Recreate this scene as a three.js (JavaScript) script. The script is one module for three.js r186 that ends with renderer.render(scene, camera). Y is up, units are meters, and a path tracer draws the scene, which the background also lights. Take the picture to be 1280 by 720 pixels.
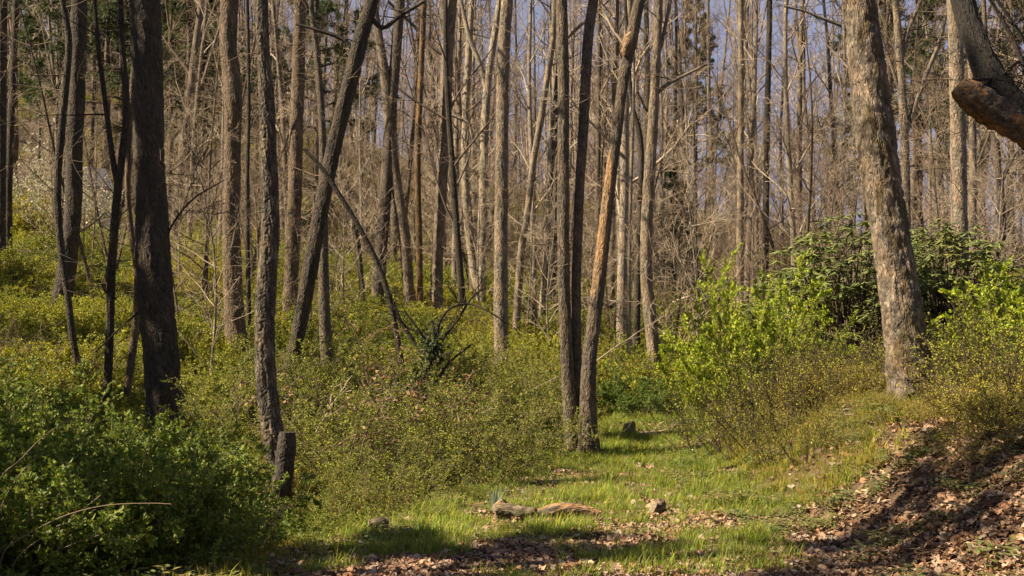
import * as THREE from 'three';

// ---------------------------------------------------------------- camera, sky, sun, exposure
const scene = new THREE.Scene();
const EYE = 1.7, F = 1545, PITCH = Math.atan(50 / 1545);
const camera = new THREE.PerspectiveCamera(2 * Math.atan(360 / F) * 180 / Math.PI, 1280 / 720, 0.1, 900);
camera.position.set(0, EYE, 0);
camera.lookAt(0, EYE + Math.sin(PITCH) * 10, -Math.cos(PITCH) * 10);

const SUN_DIR = new THREE.Vector3(-0.96, 0.98, 0.22).normalize();   // towards the sun: from the side, a little behind the camera
const sun = new THREE.DirectionalLight(new THREE.Color().setRGB(1.0, 0.85, 0.62), 5);
sun.target.position.set(0, 0, -25);
sun.position.copy(SUN_DIR).multiplyScalar(120).add(sun.target.position);
sun.castShadow = true;
sun.shadow.mapSize.set(4096, 4096);
Object.assign(sun.shadow.camera, { left: -80, right: 80, top: 80, bottom: -80, near: 1, far: 320 });
scene.add(sun, sun.target);

{ // clear spring sky: an even gradient from a pale horizon to a deeper zenith
  const w = 64, h = 64, data = new Float32Array(w * h * 4);
  for (let j = 0; j < h; j++) {
    const el = Math.max(0, ((j + 0.5) / h - 0.5) * 2), k = Math.pow(el, 0.55);
    for (let i = 0; i < w; i++) {
      const o = (j * w + i) * 4;
      data[o] = 0.135 + (0.066 - 0.135) * k; data[o + 1] = 0.142 + (0.083 - 0.142) * k; data[o + 2] = 0.20 + (0.128 - 0.20) * k; data[o + 3] = 1;
    }
  }
  const sky = new THREE.DataTexture(data, w, h, THREE.RGBAFormat, THREE.FloatType);
  sky.mapping = THREE.EquirectangularReflectionMapping; sky.magFilter = sky.minFilter = THREE.LinearFilter; sky.needsUpdate = true;
  scene.background = sky; scene.environment = sky;
}
const renderer = new THREE.WebGLRenderer({ antialias: true });
renderer.setSize(1024, 576);
renderer.toneMapping = THREE.LinearToneMapping;
renderer.toneMappingExposure = 3.0;
renderer.shadowMap.enabled = true;

// ---------------------------------------------------------------- helpers: numbers
const V = (x, y, z) => new THREE.Vector3(x, y, z);
function RNG(seed) { let a = seed >>> 0; const f = () => { a = (a + 0x6D2B79F5) | 0; let t = Math.imul(a ^ (a >>> 15), 1 | a); t = (t + Math.imul(t ^ (t >>> 7), 61 | t)) ^ t; return ((t ^ (t >>> 14)) >>> 0) / 4294967296; }; f.r = (lo, hi) => lo + (hi - lo) * f(); f.g = () => (f() + f() + f() + f() - 2) * 1.0; f.pick = (a) => a[Math.floor(f() * a.length)]; return f; }
const clamp = (x, a, b) => Math.min(b, Math.max(a, x)), mix = (a, b, t) => a + (b - a) * t;
const sstep = (a, b, x) => { const t = clamp((x - a) / (b - a), 0, 1); return t * t * (3 - 2 * t); };
const hash = (x, y, s) => { let h = Math.imul(x | 0, 374761393) + Math.imul(y | 0, 668265263) + Math.imul(s | 0, 2147483647 ^ 0x5bd1e995); h = Math.imul(h ^ (h >>> 13), 1274126177); return ((h ^ (h >>> 16)) >>> 0) / 4294967296; };
const mod = (a, n) => ((a % n) + n) % n;
function vnoise(x, y, s = 0, px = 0, py = 0) {      // value noise 0..1, periodic when px, py are given
  const xi = Math.floor(x), yi = Math.floor(y); let fx = x - xi, fy = y - yi; fx = fx * fx * (3 - 2 * fx); fy = fy * fy * (3 - 2 * fy);
  const X0 = px ? mod(xi, px) : xi, X1 = px ? mod(xi + 1, px) : xi + 1, Y0 = py ? mod(yi, py) : yi, Y1 = py ? mod(yi + 1, py) : yi + 1;
  return mix(mix(hash(X0, Y0, s), hash(X1, Y0, s), fx), mix(hash(X0, Y1, s), hash(X1, Y1, s), fx), fy);
}
function fbm(x, y, s = 0, oct = 4, px = 0, py = 0) { let a = 0, w = 0.5, t = 0; for (let o = 0; o < oct; o++) { a += w * vnoise(x, y, s + o * 17, px, py); t += w; x *= 2; y *= 2; px *= 2; py *= 2; w *= 0.5; } return a / t; }
function table(t, x) { if (x <= t[0][0]) return t[0][1]; for (let i = 1; i < t.length; i++) if (x <= t[i][0]) return mix(t[i - 1][1], t[i][1], (x - t[i - 1][0]) / (t[i][0] - t[i - 1][0])); return t[t.length - 1][1]; }

// ---------------------------------------------------------------- the lie of the land (d = metres ahead of the camera = -z)
const pathC = (d) => table([[0, 0.5], [8, 0.55], [11, 0.65], [14, 0.9], [17, 1.6], [20, 2.3], [26, 4.6], [40, 11]], d);
const pathHalf = (d) => table([[0, 2.4], [8, 2.1], [11, 1.75], [14, 1.25], [17, 0.85], [20, 0.7], [40, 0.8]], d);
function H(x, z) {
  const d = -z, c = pathC(d), hw = pathHalf(d), u = c - hw - x, v = x - c - hw;
  const climb = Math.max(0, d - 15.5), slope = climb * climb / (climb + 4);   // height of the rising ground, metres
  let h = 0.095 * Math.min(slope, 70) + 0.03 * Math.max(0, slope - 70);
  if (u > 0) {
    h -= 0.32 * Math.exp(-(((u - 0.9) / 0.7) ** 2)) * sstep(9, 12, d) * (1 - sstep(19, 24, d));
    const w = Math.max(0, u - 3); h += 0.1 * w * w / (w + 1.5) * sstep(4, 16, d);
  }
  if (v > 0) { const w = Math.max(0, v - 2.2); h += 0.86 * sstep(-0.05, 1.7, v) * (1 - 0.5 * sstep(20, 40, d)) + 0.06 * w * w / (w + 2) * (1 - sstep(25, 60, d)); }
  h += sstep(55, 150, d) * (8 + 11 * sstep(10, -50, x) - 12 * sstep(2, 45, x));
  h += 0.10 * (fbm(x * 0.45, z * 0.45, 5, 3) - 0.5) * (1 + 0.08 * Math.max(0, d - 15));
  h += 0.04 * (vnoise(x * 2.2, z * 2.2, 9) - 0.5) + 0.5 * (vnoise(x * 0.09, z * 0.09, 3) - 0.5) * sstep(18, 40, d);
  return h;
}
const SP = Math.sin(PITCH), CP = Math.cos(PITCH);
function rayDir(px, py) { const x = (px - 640) / F, y = (360 - py) / F; return V(x, y * CP + SP, y * SP - CP); }
function at(px, py, d) { const r = rayDir(px, py), k = d / -r.z; return V(r.x * k, EYE + r.y * k, -d); }
function groundHit(px, py) { const r = rayDir(px, py); for (let d = 4; d < 240; d += 0.05) { const k = d / -r.z; if (EYE + r.y * k < H(r.x * k, -d)) return V(r.x * k, H(r.x * k, -d), -d); } return null; }
const onGround = (px, d) => { const x = (px - 640) / F * d; return V(x, H(x, -d), -d); };

// ---------------------------------------------------------------- helpers: meshes
class MB {                                           // collects tubes, leaves and blades into one geometry
  constructor(smooth = true) { this.p = []; this.n = []; this.u = []; this.c = []; this.i = []; this.smooth = smooth; this.col = [1, 1, 1]; }
  vert(x, y, z, nx, ny, nz, u, v, c = this.col) { this.p.push(x, y, z); if (this.smooth) this.n.push(nx, ny, nz); this.u.push(u, v); this.c.push(c[0], c[1], c[2]); return this.p.length / 3 - 1; }
  tri(a, b, c) { this.i.push(a, b, c); }
  tube(pts, rad, sides, o = {}) {                    // rad: numbers per point; o.disp(k, i, angle, s) scales the radius, o.color(angle, s, i) gives a colour
    const n = pts.length; let ref = null, s = 0, start = this.p.length / 3; const t = V(), a = V(), b = V();
    const circ = Math.max(1, Math.round(2 * Math.PI * rad[0] / 0.5));
    for (let i = 0; i < n; i++) {
      t.subVectors(pts[Math.min(n - 1, i + 1)], pts[Math.max(0, i - 1)]).normalize();
      if (!ref) ref = Math.abs(t.x) < 0.9 ? V(1, 0, 0) : V(0, 0, 1);
      a.copy(ref).addScaledVector(t, -ref.dot(t)).normalize(); b.crossVectors(t, a); ref.copy(a);
      if (i) s += pts[i].distanceTo(pts[i - 1]);
      for (let k = 0; k <= sides; k++) {
        const an = k / sides * Math.PI * 2, ca = Math.cos(an), sa = Math.sin(an), r = rad[i] * (o.disp ? o.disp(an, s, i, k % sides) : 1);
        const nx = a.x * ca + b.x * sa, ny = a.y * ca + b.y * sa, nz = a.z * ca + b.z * sa;
        this.vert(pts[i].x + nx * r, pts[i].y + ny * r, pts[i].z + nz * r, nx, ny, nz, k / sides * circ, s, o.color ? o.color(an, s, i) : this.col);
      }
      if (i) for (let k = 0; k < sides; k++) { const q = start + (i - 1) * (sides + 1) + k, w = q + sides + 1; this.tri(q, q + 1, w); this.tri(q + 1, w + 1, w); }
    }
    if (o.cap) for (const [i, f] of [[0, -1], [n - 1, 1]]) {
      t.subVectors(pts[Math.min(n - 1, i + 1)], pts[Math.max(0, i - 1)]).normalize().multiplyScalar(f);
      const base = start + i * (sides + 1), c = this.vert(pts[i].x + t.x * rad[i] * 0.05, pts[i].y + t.y * rad[i] * 0.05, pts[i].z + t.z * rad[i] * 0.05, t.x, t.y, t.z, 0.5, 0.5, o.capColor || this.col), ring = [];
      for (let k = 0; k <= sides; k++) { const q = base + k; ring.push(this.vert(this.p[q * 3], this.p[q * 3 + 1], this.p[q * 3 + 2], t.x, t.y, t.z, Math.cos(k / sides * 6.283) * 0.4 + 0.5, Math.sin(k / sides * 6.283) * 0.4 + 0.5, o.capColor || this.col)); }
      for (let k = 0; k < sides; k++) f > 0 ? this.tri(c, ring[k], ring[k + 1]) : this.tri(c, ring[k + 1], ring[k]);
    }
    return this;
  }
  leaf(p, dir, side, len, wid, fold, col) {          // a pointed leaf folded along its midrib
    const up = V().crossVectors(side, dir), m = 0.45;
    const b = this.vert(p.x, p.y, p.z, 0, 1, 0, 0.5, 0, col);
    const q = (s) => this.vert(p.x + dir.x * len * m + side.x * wid * s + up.x * fold * wid, p.y + dir.y * len * m + side.y * wid * s + up.y * fold * wid, p.z + dir.z * len * m + side.z * wid * s + up.z * fold * wid, 0, 1, 0, 0.5 + s * 0.5, m, col);
    const l = q(-0.5), r = q(0.5), e = this.vert(p.x + dir.x * len, p.y + dir.y * len, p.z + dir.z * len, 0, 1, 0, 0.5, 1, col);
    this.tri(b, r, e); this.tri(b, e, l);
  }
  geometry(fixNormals) {
    const g = new THREE.BufferGeometry();
    g.setAttribute('position', new THREE.Float32BufferAttribute(this.p, 3)); g.setAttribute('uv', new THREE.Float32BufferAttribute(this.u, 2)); g.setAttribute('color', new THREE.Float32BufferAttribute(this.c, 3));
    if (this.smooth) g.setAttribute('normal', new THREE.Float32BufferAttribute(this.n, 3));
    g.setIndex(this.i); if (fixNormals && this.smooth) g.computeVertexNormals(); return g;
  }
}
const taken = {};
function numbered(name) { const k = taken[name] = (taken[name] ?? -1) + 1; return k ? `${name}_${String(k).padStart(3, '0')}` : name; }
function tag(o, label, category, group, kind) { o.userData = { ...o.userData, label }; if (category) o.userData.category = category; if (group) o.userData.group = group; if (kind) o.userData.kind = kind; return o; }
function thing(name, pos, label, category, group) { const g = new THREE.Group(); g.name = numbered(name); g.position.copy(pos); scene.add(g); return tag(g, label, category, group); }
function part(parent, name, geo, mat) { const m = new THREE.Mesh(geo, mat); m.name = name; m.castShadow = m.receiveShadow = true; parent.add(m); return m; }
function solo(name, geo, mat, label, category, group, kind) { const m = new THREE.Mesh(geo, mat); m.name = numbered(name); m.castShadow = m.receiveShadow = true; scene.add(m); return tag(m, label, category, group, kind); }
function copyOf(src, pos, turn, scale, label, group) { const c = src.clone(); c.userData = { ...src.userData }; c.name = numbered(src.userData.base); c.position.copy(pos); c.rotation.y = turn; if (typeof scale === 'number') c.scale.setScalar(scale); else c.scale.copy(scale); c.userData.label = label || src.userData.label; if (group) c.userData.group = group; delete c.userData.base; scene.add(c); return c; }
function scatter(name, geo, mat, list, label, category) { // list: [position, turn, scale, [r,g,b]?, tilt?]
  const m = new THREE.InstancedMesh(geo, mat, list.length), M = new THREE.Matrix4(), q = new THREE.Quaternion(), e = new THREE.Euler(), s = V(), c = new THREE.Color(); m.name = numbered(name);
  list.forEach(([p, turn, sc, col, tx = 0, tz = 0], i) => { e.set(tx, turn, tz, 'YXZ'); q.setFromEuler(e); if (typeof sc === 'number') s.set(sc, sc, sc); else s.set(...sc); M.compose(p, q, s); m.setMatrixAt(i, M); if (col) m.setColorAt(i, c.setRGB(...col)); });
  m.castShadow = m.receiveShadow = true; scene.add(m); return tag(m, label, category, null, 'stuff');
}

// ---------------------------------------------------------------- textures and materials
function tex(w, h, fn, srgb) { const d = new Uint8Array(w * h * 4); for (let j = 0; j < h; j++) for (let i = 0; i < w; i++) { const c = fn(i / w, j / h), o = (j * w + i) * 4; d[o] = clamp(c[0], 0, 1) * 255; d[o + 1] = clamp(c[1], 0, 1) * 255; d[o + 2] = clamp(c[2], 0, 1) * 255; d[o + 3] = 255; } const t = new THREE.DataTexture(d, w, h); t.wrapS = t.wrapT = THREE.RepeatWrapping; t.magFilter = THREE.LinearFilter; t.minFilter = THREE.LinearMipmapLinearFilter; t.generateMipmaps = true; if (srgb) t.colorSpace = THREE.SRGBColorSpace; t.needsUpdate = true; return t; }
const grey = (v) => [v, v, v];
const barkMap = tex(256, 512, (u, v) => { const a = fbm(u * 16, v * 14, 41, 4, 16, 14), b = fbm(u * 48, v * 40, 77, 3, 48, 40), c = fbm(u * 4, v * 6, 13, 3, 4, 6); const k = 0.55 + 0.4 * a + 0.55 * (b - 0.5) + 0.2 * (c - 0.5); const w = (c - 0.5) * 0.10; return [k + w, k, k - w]; }, true);
const barkBump = tex(256, 512, (u, v) => { const wu = u + 0.06 * (fbm(u * 4, v * 6, 3, 2, 4, 6) - 0.5); const r = 1 - Math.abs(2 * fbm(wu * 14, v * 15, 21, 3, 14, 15) - 1); return grey(1 - r * r * 0.85 + 0.15 * fbm(u * 40, v * 40, 31, 2, 40, 40)); });
const soilMap = tex(1024, 1024, (u, v) => { const a = fbm(u * 12, v * 12, 51, 5, 12, 12), b = vnoise(u * 160, v * 160, 61, 160, 160), c = vnoise(u * 70, v * 90, 62, 70, 90); const k = 0.45 + 0.55 * a + 0.35 * (b - 0.5) + 0.3 * (c - 0.5); return [k, k * mix(0.9, 1.0, c), k * mix(0.78, 0.95, b)]; }, true);
const soilBump = tex(512, 512, (u, v) => grey(0.5 * vnoise(u * 90, v * 90, 61, 90, 90) + 0.5 * fbm(u * 20, v * 20, 8, 3, 20, 20)));
soilMap.repeat.set(0.5, 0.5); soilBump.repeat.set(0.5, 0.5);
function std(o) { return new THREE.MeshStandardMaterial({ roughness: 0.95, metalness: 0, ...o }); }
const lin = (r, g, b) => new THREE.Color().setRGB(r, g, b);
const barkMat = (r, g, b, bump = 0.012) => std({ color: lin(r, g, b), map: barkMap, bumpMap: barkBump, bumpScale: bump, vertexColors: true });
const M = {
  barkDark: barkMat(0.078, 0.059, 0.041, 0.02), barkGrey: barkMat(0.165, 0.128, 0.093, 0.018), barkTan: barkMat(0.27, 0.208, 0.152, 0.014), barkPale: barkMat(0.42, 0.345, 0.265, 0.014), barkBrown: barkMat(0.19, 0.132, 0.086, 0.016),
  twig: std({ color: lin(0.185, 0.13, 0.085), vertexColors: true }), twigDark: std({ color: lin(0.115, 0.082, 0.055), vertexColors: true }), twigPale: std({ color: lin(0.33, 0.26, 0.185), vertexColors: true }),
  leaf: new THREE.MeshPhysicalMaterial({ vertexColors: true, roughness: 0.7, transmission: 0.5, thickness: 0, specularIntensity: 0.4 }),
  glossy: new THREE.MeshPhysicalMaterial({ vertexColors: true, roughness: 0.62, transmission: 0.25, thickness: 0, specularIntensity: 0.5 }),
  dry: new THREE.MeshPhysicalMaterial({ vertexColors: true, roughness: 0.9, transmission: 0.15, thickness: 0, specularIntensity: 0.3 }),
  ground: std({ vertexColors: true, map: soilMap, bumpMap: soilBump, bumpScale: 0.03, roughness: 1 }),
  white: std({ color: lin(0.72, 0.72, 0.68), roughness: 0.7 }), roof: std({ color: lin(0.20, 0.21, 0.24), roughness: 0.8 }), glass: std({ color: lin(0.03, 0.035, 0.04), roughness: 0.1 }), wood: std({ vertexColors: true, map: barkMap, bumpMap: barkBump, bumpScale: 0.01 }),
};

// ---------------------------------------------------------------- ground: one sheet to beyond the far wood
{
  const xs = [], zs = [];
  const axis = (lo, hi, fine, grow, arr, c) => { let x = c, s = fine; const up = []; while (x < hi) { up.push(x); x += s; if (x > c + 5) s *= grow; } up.push(hi); x = c - fine; s = fine; const dn = []; while (x > lo) { dn.push(x); x -= s; if (x < c - 5) s *= grow; } dn.push(lo); arr.push(...dn.reverse(), ...up); };
  axis(-260, 260, 0.09, 1.05, xs, 1); axis(-30, 340, 0.09, 1.035, zs, 12);
  const mb = new MB(); const nx = xs.length;
  for (const d of zs) for (const x of xs) {
    const z = -d, c = pathC(d), hw = pathHalf(d), off = Math.abs(x - c) - hw;
    const n = fbm(x * 0.9, z * 0.9, 71, 3), n2 = fbm(x * 0.12, z * 0.12, 72, 3);
    let green = 0.5 * sstep(0.4, 0.6, n) * (1 - sstep(-0.2, 0.8, off)) + 0.4 * sstep(0.42, 0.6, n2) * sstep(0, 2, off);
    green = Math.max(green, 0.85 * sstep(-9, -13, x) * sstep(30, 38, d) * (1 - sstep(56, 64, d)) * sstep(0.3, 0.45, n));
    const br = [mix(0.12, 0.17, n2), mix(0.085, 0.115, n2), mix(0.052, 0.07, n2)], gr = [0.085, 0.12, 0.028];
    const col = br.map((b, k) => mix(b, gr[k], green));
    mb.vert(x, H(x, z), z, 0, 1, 0, x, z, col);
  }
  for (let j = 1; j < zs.length; j++) for (let i = 1; i < nx; i++) { const a = (j - 1) * nx + i - 1, b = a + 1, c = a + nx, e = c + 1; mb.tri(a, b, c); mb.tri(b, e, c); }
  solo('ground', mb.geometry(true), M.ground, 'brown woodland ground of leaf mould rising to a wooded hillside', 'ground', null, 'structure');
}

// ---------------------------------------------------------------- growing wood
function grow(mb, p, dir, len, r, level, rng, o) {   // a limb with its boughs and twigs
  const segs = o.segs[level], sides = o.sides[level], pts = [p.clone()], rad = [r], d = dir.clone().normalize(), q = p.clone(), step = len / segs, wob = o.wobble[level];
  for (let i = 1; i <= segs; i++) {
    d.x += rng.g() * wob; d.y += rng.g() * wob + o.up[level]; d.z += rng.g() * wob; d.normalize();
    q.addScaledVector(d, step); pts.push(q.clone()); rad.push(Math.max(o.rmin, r * (1 - 0.78 * i / segs)));
  }
  if (o.tint) { const k = rng.r(1 - o.tint, 1 + o.tint); mb.col = [k, k, k]; }
  mb.tube(pts, rad, sides);
  if (o.leaf && level >= o.leafFrom) o.leaf(pts, level);
  if (level + 1 >= o.kids.length + 1) return;
  const n = Math.round(o.kids[level] * rng.r(0.75, 1.25));
  for (let k = 0; k < n; k++) {
    const f = mix(o.first[level], 1, (k + rng()) / n), x = f * segs, i = Math.min(segs - 1, Math.floor(x)), t = x - i;
    const b = pts[i].clone().lerp(pts[i + 1], t), ax = pts[i + 1].clone().sub(pts[i]).normalize();
    const side = V(rng.g(), rng.g() * 0.7 + 0.1, rng.g()).cross(ax).normalize();
    const ang = rng.r(...o.angle); const nd = ax.multiplyScalar(Math.cos(ang)).addScaledVector(side, Math.sin(ang));
    grow(mb, b, nd, len * o.ratio[level] * rng.r(0.6, 1.25) * (1.15 - 0.5 * f), Math.max(o.rmin, mix(rad[i], rad[i + 1], t) * 0.55), level + 1, rng, o);
  }
}
const LIMB = { segs: [6, 4, 3, 2], sides: [6, 4, 3, 3], wobble: [0.16, 0.22, 0.28, 0.3], up: [0.05, 0.03, 0.02, 0.01], kids: [6, 5, 3], first: [0.25, 0.2, 0.2], ratio: [0.5, 0.5, 0.55], angle: [0.45, 1.0], rmin: 0.004, tint: 0.18 };
function crownMB(rng, h, limbs, r, reach, o = LIMB, low = 0) {          // limbs spread round an upright axis of height h
  const mb = new MB();
  for (let k = 0; k < limbs; k++) {
    const f = (k + rng() * 0.8) / limbs, az = k * 2.4 + rng() * 0.7, el = mix(rng.r(0.15, 0.5), 1.05, f), y = low + f * (h - low);
    grow(mb, V(0, y, 0), V(Math.cos(az) * Math.cos(el), Math.sin(el), Math.sin(az) * Math.cos(el)), reach * mix(1, 0.5, f) * rng.r(0.75, 1.2), r * mix(0.55, 0.3, f) * rng.r(0.6, 1.0), 0, rng, o);
  }
  return mb;
}
// crowns shared by the near trees: bare limbs above the trunk
const crowns = []; for (let k = 0; k < 4; k++) { const rng = RNG(900 + k); crowns.push(crownMB(rng, 7, 10, 0.09, 2.6, { ...LIMB, kids: [4, 3, 2] }).geometry()); }

function catmull(pts, step) {                                            // [{p, r}] resampled along a smooth curve
  const c = new THREE.CatmullRomCurve3(pts.map((a) => a.p), false, 'centripetal'), L = c.getLength(), n = Math.max(6, Math.round(L / step)), P = [], R = [], lens = [0];
  for (let i = 1; i < pts.length; i++) lens.push(lens[i - 1] + pts[i].p.distanceTo(pts[i - 1].p));
  const T = lens[lens.length - 1];
  for (let i = 0; i <= n; i++) { P.push(c.getPointAt(i / n)); R.push(table(lens.map((l, k) => [l / T, pts[k].r]), i / n)); }
  return [P, R];
}
function barkDisp(seed, depth, flare) {                                  // ridged bark and a flared, lobed foot
  return (an, s) => {
    const ca = Math.cos(an), sa = Math.sin(an);
    const ridge = 1 - Math.abs(2 * vnoise(an / 6.2832 * 26 + 1.4 * vnoise(an / 6.2832 * 9, s * 7, seed + 7, 9), s * 13, seed, 26) - 1);
    const lump = vnoise(ca * 1.4 + 9, s * 1.1 + sa * 1.3, seed + 3) - 0.5;
    return 1 - depth * ridge * ridge + 0.14 * lump + flare * Math.exp(-Math.max(0, s - 0.3) / 0.22) * (0.75 + 0.35 * Math.sin(an * 4 + seed));
  };
}
const mossFor = (seed) => (an, s) => {                                   // lichen flecks, darker plates and a little moss, different on every stem
  const n = fbm(Math.cos(an) * 2.5 + seed, s * 4 + Math.sin(an) * 2.5, seed % 97, 4), l = fbm(Math.cos(an) * 7 + seed, s * 17 + Math.sin(an) * 7, seed % 89, 3), w = 0.72 + 0.56 * fbm(Math.cos(an) + seed, s * 1.1, seed % 83, 3);
  const kl = sstep(0.57, 0.68, l + 0.25 * (n - 0.5)), km = 0.6 * sstep(0.58, 0.7, n);
  return [mix(mix(w, 1.55, kl), 0.75, km), mix(mix(w * 0.98, 1.57, kl), 0.78, km), mix(mix(w * 0.95, 1.48, kl), 0.45, km)];
};
// a near tree: o.px = [[x, y, width px] ... from top to foot]; stands on the ground under its last pixel
function nearTree(o) {
  const foot = o.px[o.px.length - 1], hit = o.d ? null : groundHit(foot[0], foot[1]), d = o.d || -hit.z;
  const seed = o.seed || Math.round(foot[0] * 7 + foot[1]), rng = RNG(seed + 11), lean = o.lean || 0;
  const W = o.px.map(([x, y, w]) => ({ p: at(x, y, d - lean * (foot[1] - y) / 400), r: w / 2 / F * d }));
  const base = W[W.length - 1]; base.p.y = Math.min(base.p.y, H(base.p.x, base.p.z) + 0.02);
  W.push({ p: base.p.clone().add(V(0, -0.35, 0)), r: base.r * 1.08 });
  W.reverse();
  const name = o.name || 'bare_tree', t = thing(name, V(base.p.x, H(base.p.x, base.p.z), base.p.z), o.label, o.category || 'tree', o.group);
  const O = t.position;
  const top = W[W.length - 1], prev = W[W.length - 2], dir = top.p.clone().sub(prev.p).normalize(); let crownAt = null;
  if (!o.broken) {                                                       // goes on above the frame, straightening up
    const p = top.p.clone(), D = dir.clone(), rise = o.rise || 9;
    for (let k = 0; k < 3; k++) { D.lerp(V(0.05 * rng.g(), 1, 0.05 * rng.g()), 0.4).normalize(); p.addScaledVector(D, rise * 0.1); W.push({ p: p.clone(), r: top.r * (1 - 0.1 * (k + 1)) }); }
    crownAt = p.clone(); const e = p.clone().add(V(0, rise * 0.7, 0)); W.push({ p: e, r: 0.02 });
  }
  W.forEach((a) => a.p.sub(O));
  const [P, R] = catmull(W, o.step || 0.09), mb = new MB();
  mb.tube(P, R, o.sides || 28, { disp: barkDisp(seed, o.depth ?? 0.11, o.flare ?? 0.35), color: o.color || mossFor(seed), cap: o.broken });
  part(t, 'trunk', mb.geometry(true), o.mat || M.barkGrey);
  if (crownAt && o.crown !== false) { const c = part(t, 'crown', crowns[seed % 4], o.twigMat || M.twigDark); c.position.copy(crownAt).sub(O); c.scale.setScalar((o.rise || 9) / 9 * rng.r(0.9, 1.15)); c.rotation.y = rng() * 6.28; }
  for (const br of o.branches || []) {                                   // limbs that the picture shows
    const B = br.px.map(([x, y, w], k) => ({ p: at(x, y, d + (br.out || 0) * k / (br.px.length - 1)).sub(O), r: w / 2 / F * d })), [bp, bradii] = catmull(B, 0.08), b = new MB();
    b.tube(bp, bradii, 10, { disp: barkDisp(seed + 50, 0.1, 0) });
    if (br.twigs) for (let k = 0; k < br.twigs; k++) { const i = Math.floor(rng.r(0.25, 1) * (bp.length - 1)); grow(b, bp[i], V(rng.g(), rng.g() * 0.6 + 0.3, rng.g()), rng.r(0.4, 1.1), Math.max(0.006, bradii[i] * 0.35), 1, rng, LIMB); }
    part(t, 'branch', b.geometry(true), o.mat || M.barkGrey);
  }
  if (o.twigs) {                                                         // dead side twigs along the lower stem
    for (let k = 0; k < o.twigs; k++) { const b = new MB(), f = rng.r(0.18, 0.62), i = Math.min(P.length - 2, Math.floor(f * P.length)); const az = rng() * 6.28; grow(b, P[i], V(Math.cos(az), rng.r(-0.2, 0.5), Math.sin(az)), rng.r(0.5, 1.5) * (o.twigLen || 1), rng.r(0.005, 0.009), 1, rng, { ...LIMB, kids: [6, 4, 2], rmin: 0.003 }); part(t, 'side_branch', b.geometry(), o.twigMat || (k % 3 ? M.twigDark : M.twig)); }
  }
  t.userData.d = undefined; delete t.userData.d;
  return t;
}

// ---------------------------------------------------------------- near and middle trees, one by one
const moss = (base, mossC, lichC, m0, m1) => (an, s) => {               // patches of moss and lichen growing on the bark
  const n = fbm(Math.cos(an) * 3 + 7, s * 6 + Math.sin(an) * 3, 301, 4), l = fbm(Math.cos(an) * 8 + 3, s * 24 + Math.sin(an) * 8, 302, 3);
  const sideM = Math.max(0, Math.cos(an - m0)); const km = sstep(0.50, 0.62, n + 0.16 * sideM - 0.08) * m1, kl = sstep(0.56, 0.66, l);
  return [0, 1, 2].map((k) => mix(mix(base[k], lichC[k], kl), mossC[k], km));
};
const plain = (v) => (an, s) => { const k = v * (0.85 + 0.3 * fbm(Math.cos(an) * 2 + 4, s * 1.5 + Math.sin(an), 310, 3)); return [k, k * 0.99, k * 0.97]; };
const mossy = moss([0.95, 0.95, 0.95], [0.75, 0.72, 0.35], [1.35, 1.35, 1.25], 5.4, 0.8);

nearTree({ px: [[3, 0, 13], [2, 160, 13], [0, 335, 14]], d: 33, label: 'dark trunk beside a slimmer one at the edge of the lawn below the yellow bush', mat: M.barkDark, twigs: 6 });
nearTree({ px: [[20, 0, 8], [15, 120, 9], [11, 240, 9], [11, 316, 10]], d: 36, label: 'slim dark trunk rising from the lawn in front of the yellow flowering bush', mat: M.barkDark, twigs: 6 });
nearTree({ px: [[99, 0, 20], [97, 90, 21], [93, 180, 22], [90, 280, 22], [82, 345, 24], [73, 388, 27]], d: 27, label: 'dark twin-looking trunk with a flared foot on the green slope', mat: M.barkDark, twigs: 10, flare: 0.5 });
nearTree({ px: [[78, 0, 8], [86, 50, 9], [80, 130, 10], [72, 230, 10], [75, 300, 10], [86, 380, 9], [92, 430, 9], [104, 492, 9]], d: 19.5, label: 'thin crooked dark stem bowed in front of the flared trunk', mat: M.barkDark, twigs: 5, rise: 5, sides: 14 });
nearTree({ px: [[151, 0, 7], [153, 60, 8], [158, 140, 9], [152, 200, 10], [147, 240, 11], [140, 330, 11], [137, 420, 11], [132, 535, 12]], d: 17.2, label: 'slender dark tree forking into two stems beside the thickest trunk', mat: M.barkDark, twigs: 9, rise: 5, sides: 16,
  branches: [{ px: [[147, 228, 9], [142, 205, 8], [132, 130, 7], [122, 50, 6], [117, -20, 5]], twigs: 6 }] });
nearTree({ px: [[176, -10, 6], [166, 100, 7], [160, 250, 8], [172, 350, 9], [168, 420, 10], [155, 527, 11]], d: 17.8, label: 'thin bent stem half hidden beside the thickest trunk', mat: M.barkBrown, twigs: 5, rise: 4, sides: 14 });
nearTree({ px: [[181, 0, 39], [184, 90, 39], [186, 180, 39], [190, 280, 42], [194, 360, 44], [203, 470, 46], [208, 545, 52]], d: 16.6, label: 'thickest dark furrowed trunk rising out of the green honeysuckle bushes', mat: M.barkDark, sides: 64, step: 0.06, depth: 0.10, twigs: 9, twigLen: 1.1, rise: 11, flare: 0.4,
  branches: [{ px: [[200, 315, 4], [216, 280, 3], [240, 250, 2.5], [280, 225, 1.5]], twigs: 5 }, { px: [[196, 372, 3.5], [150, 410, 2], [120, 440, 2]], twigs: 3, out: 0.5 }] });
nearTree({ px: [[287, 0, 24], [286, 60, 22], [291, 110, 25], [290, 200, 22], [289, 290, 23], [292, 370, 25], [298, 464, 29]], label: 'brown trunk with a swollen waist standing on the slope', mat: M.barkBrown, sides: 40, twigs: 10, depth: 0.12 });
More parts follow.
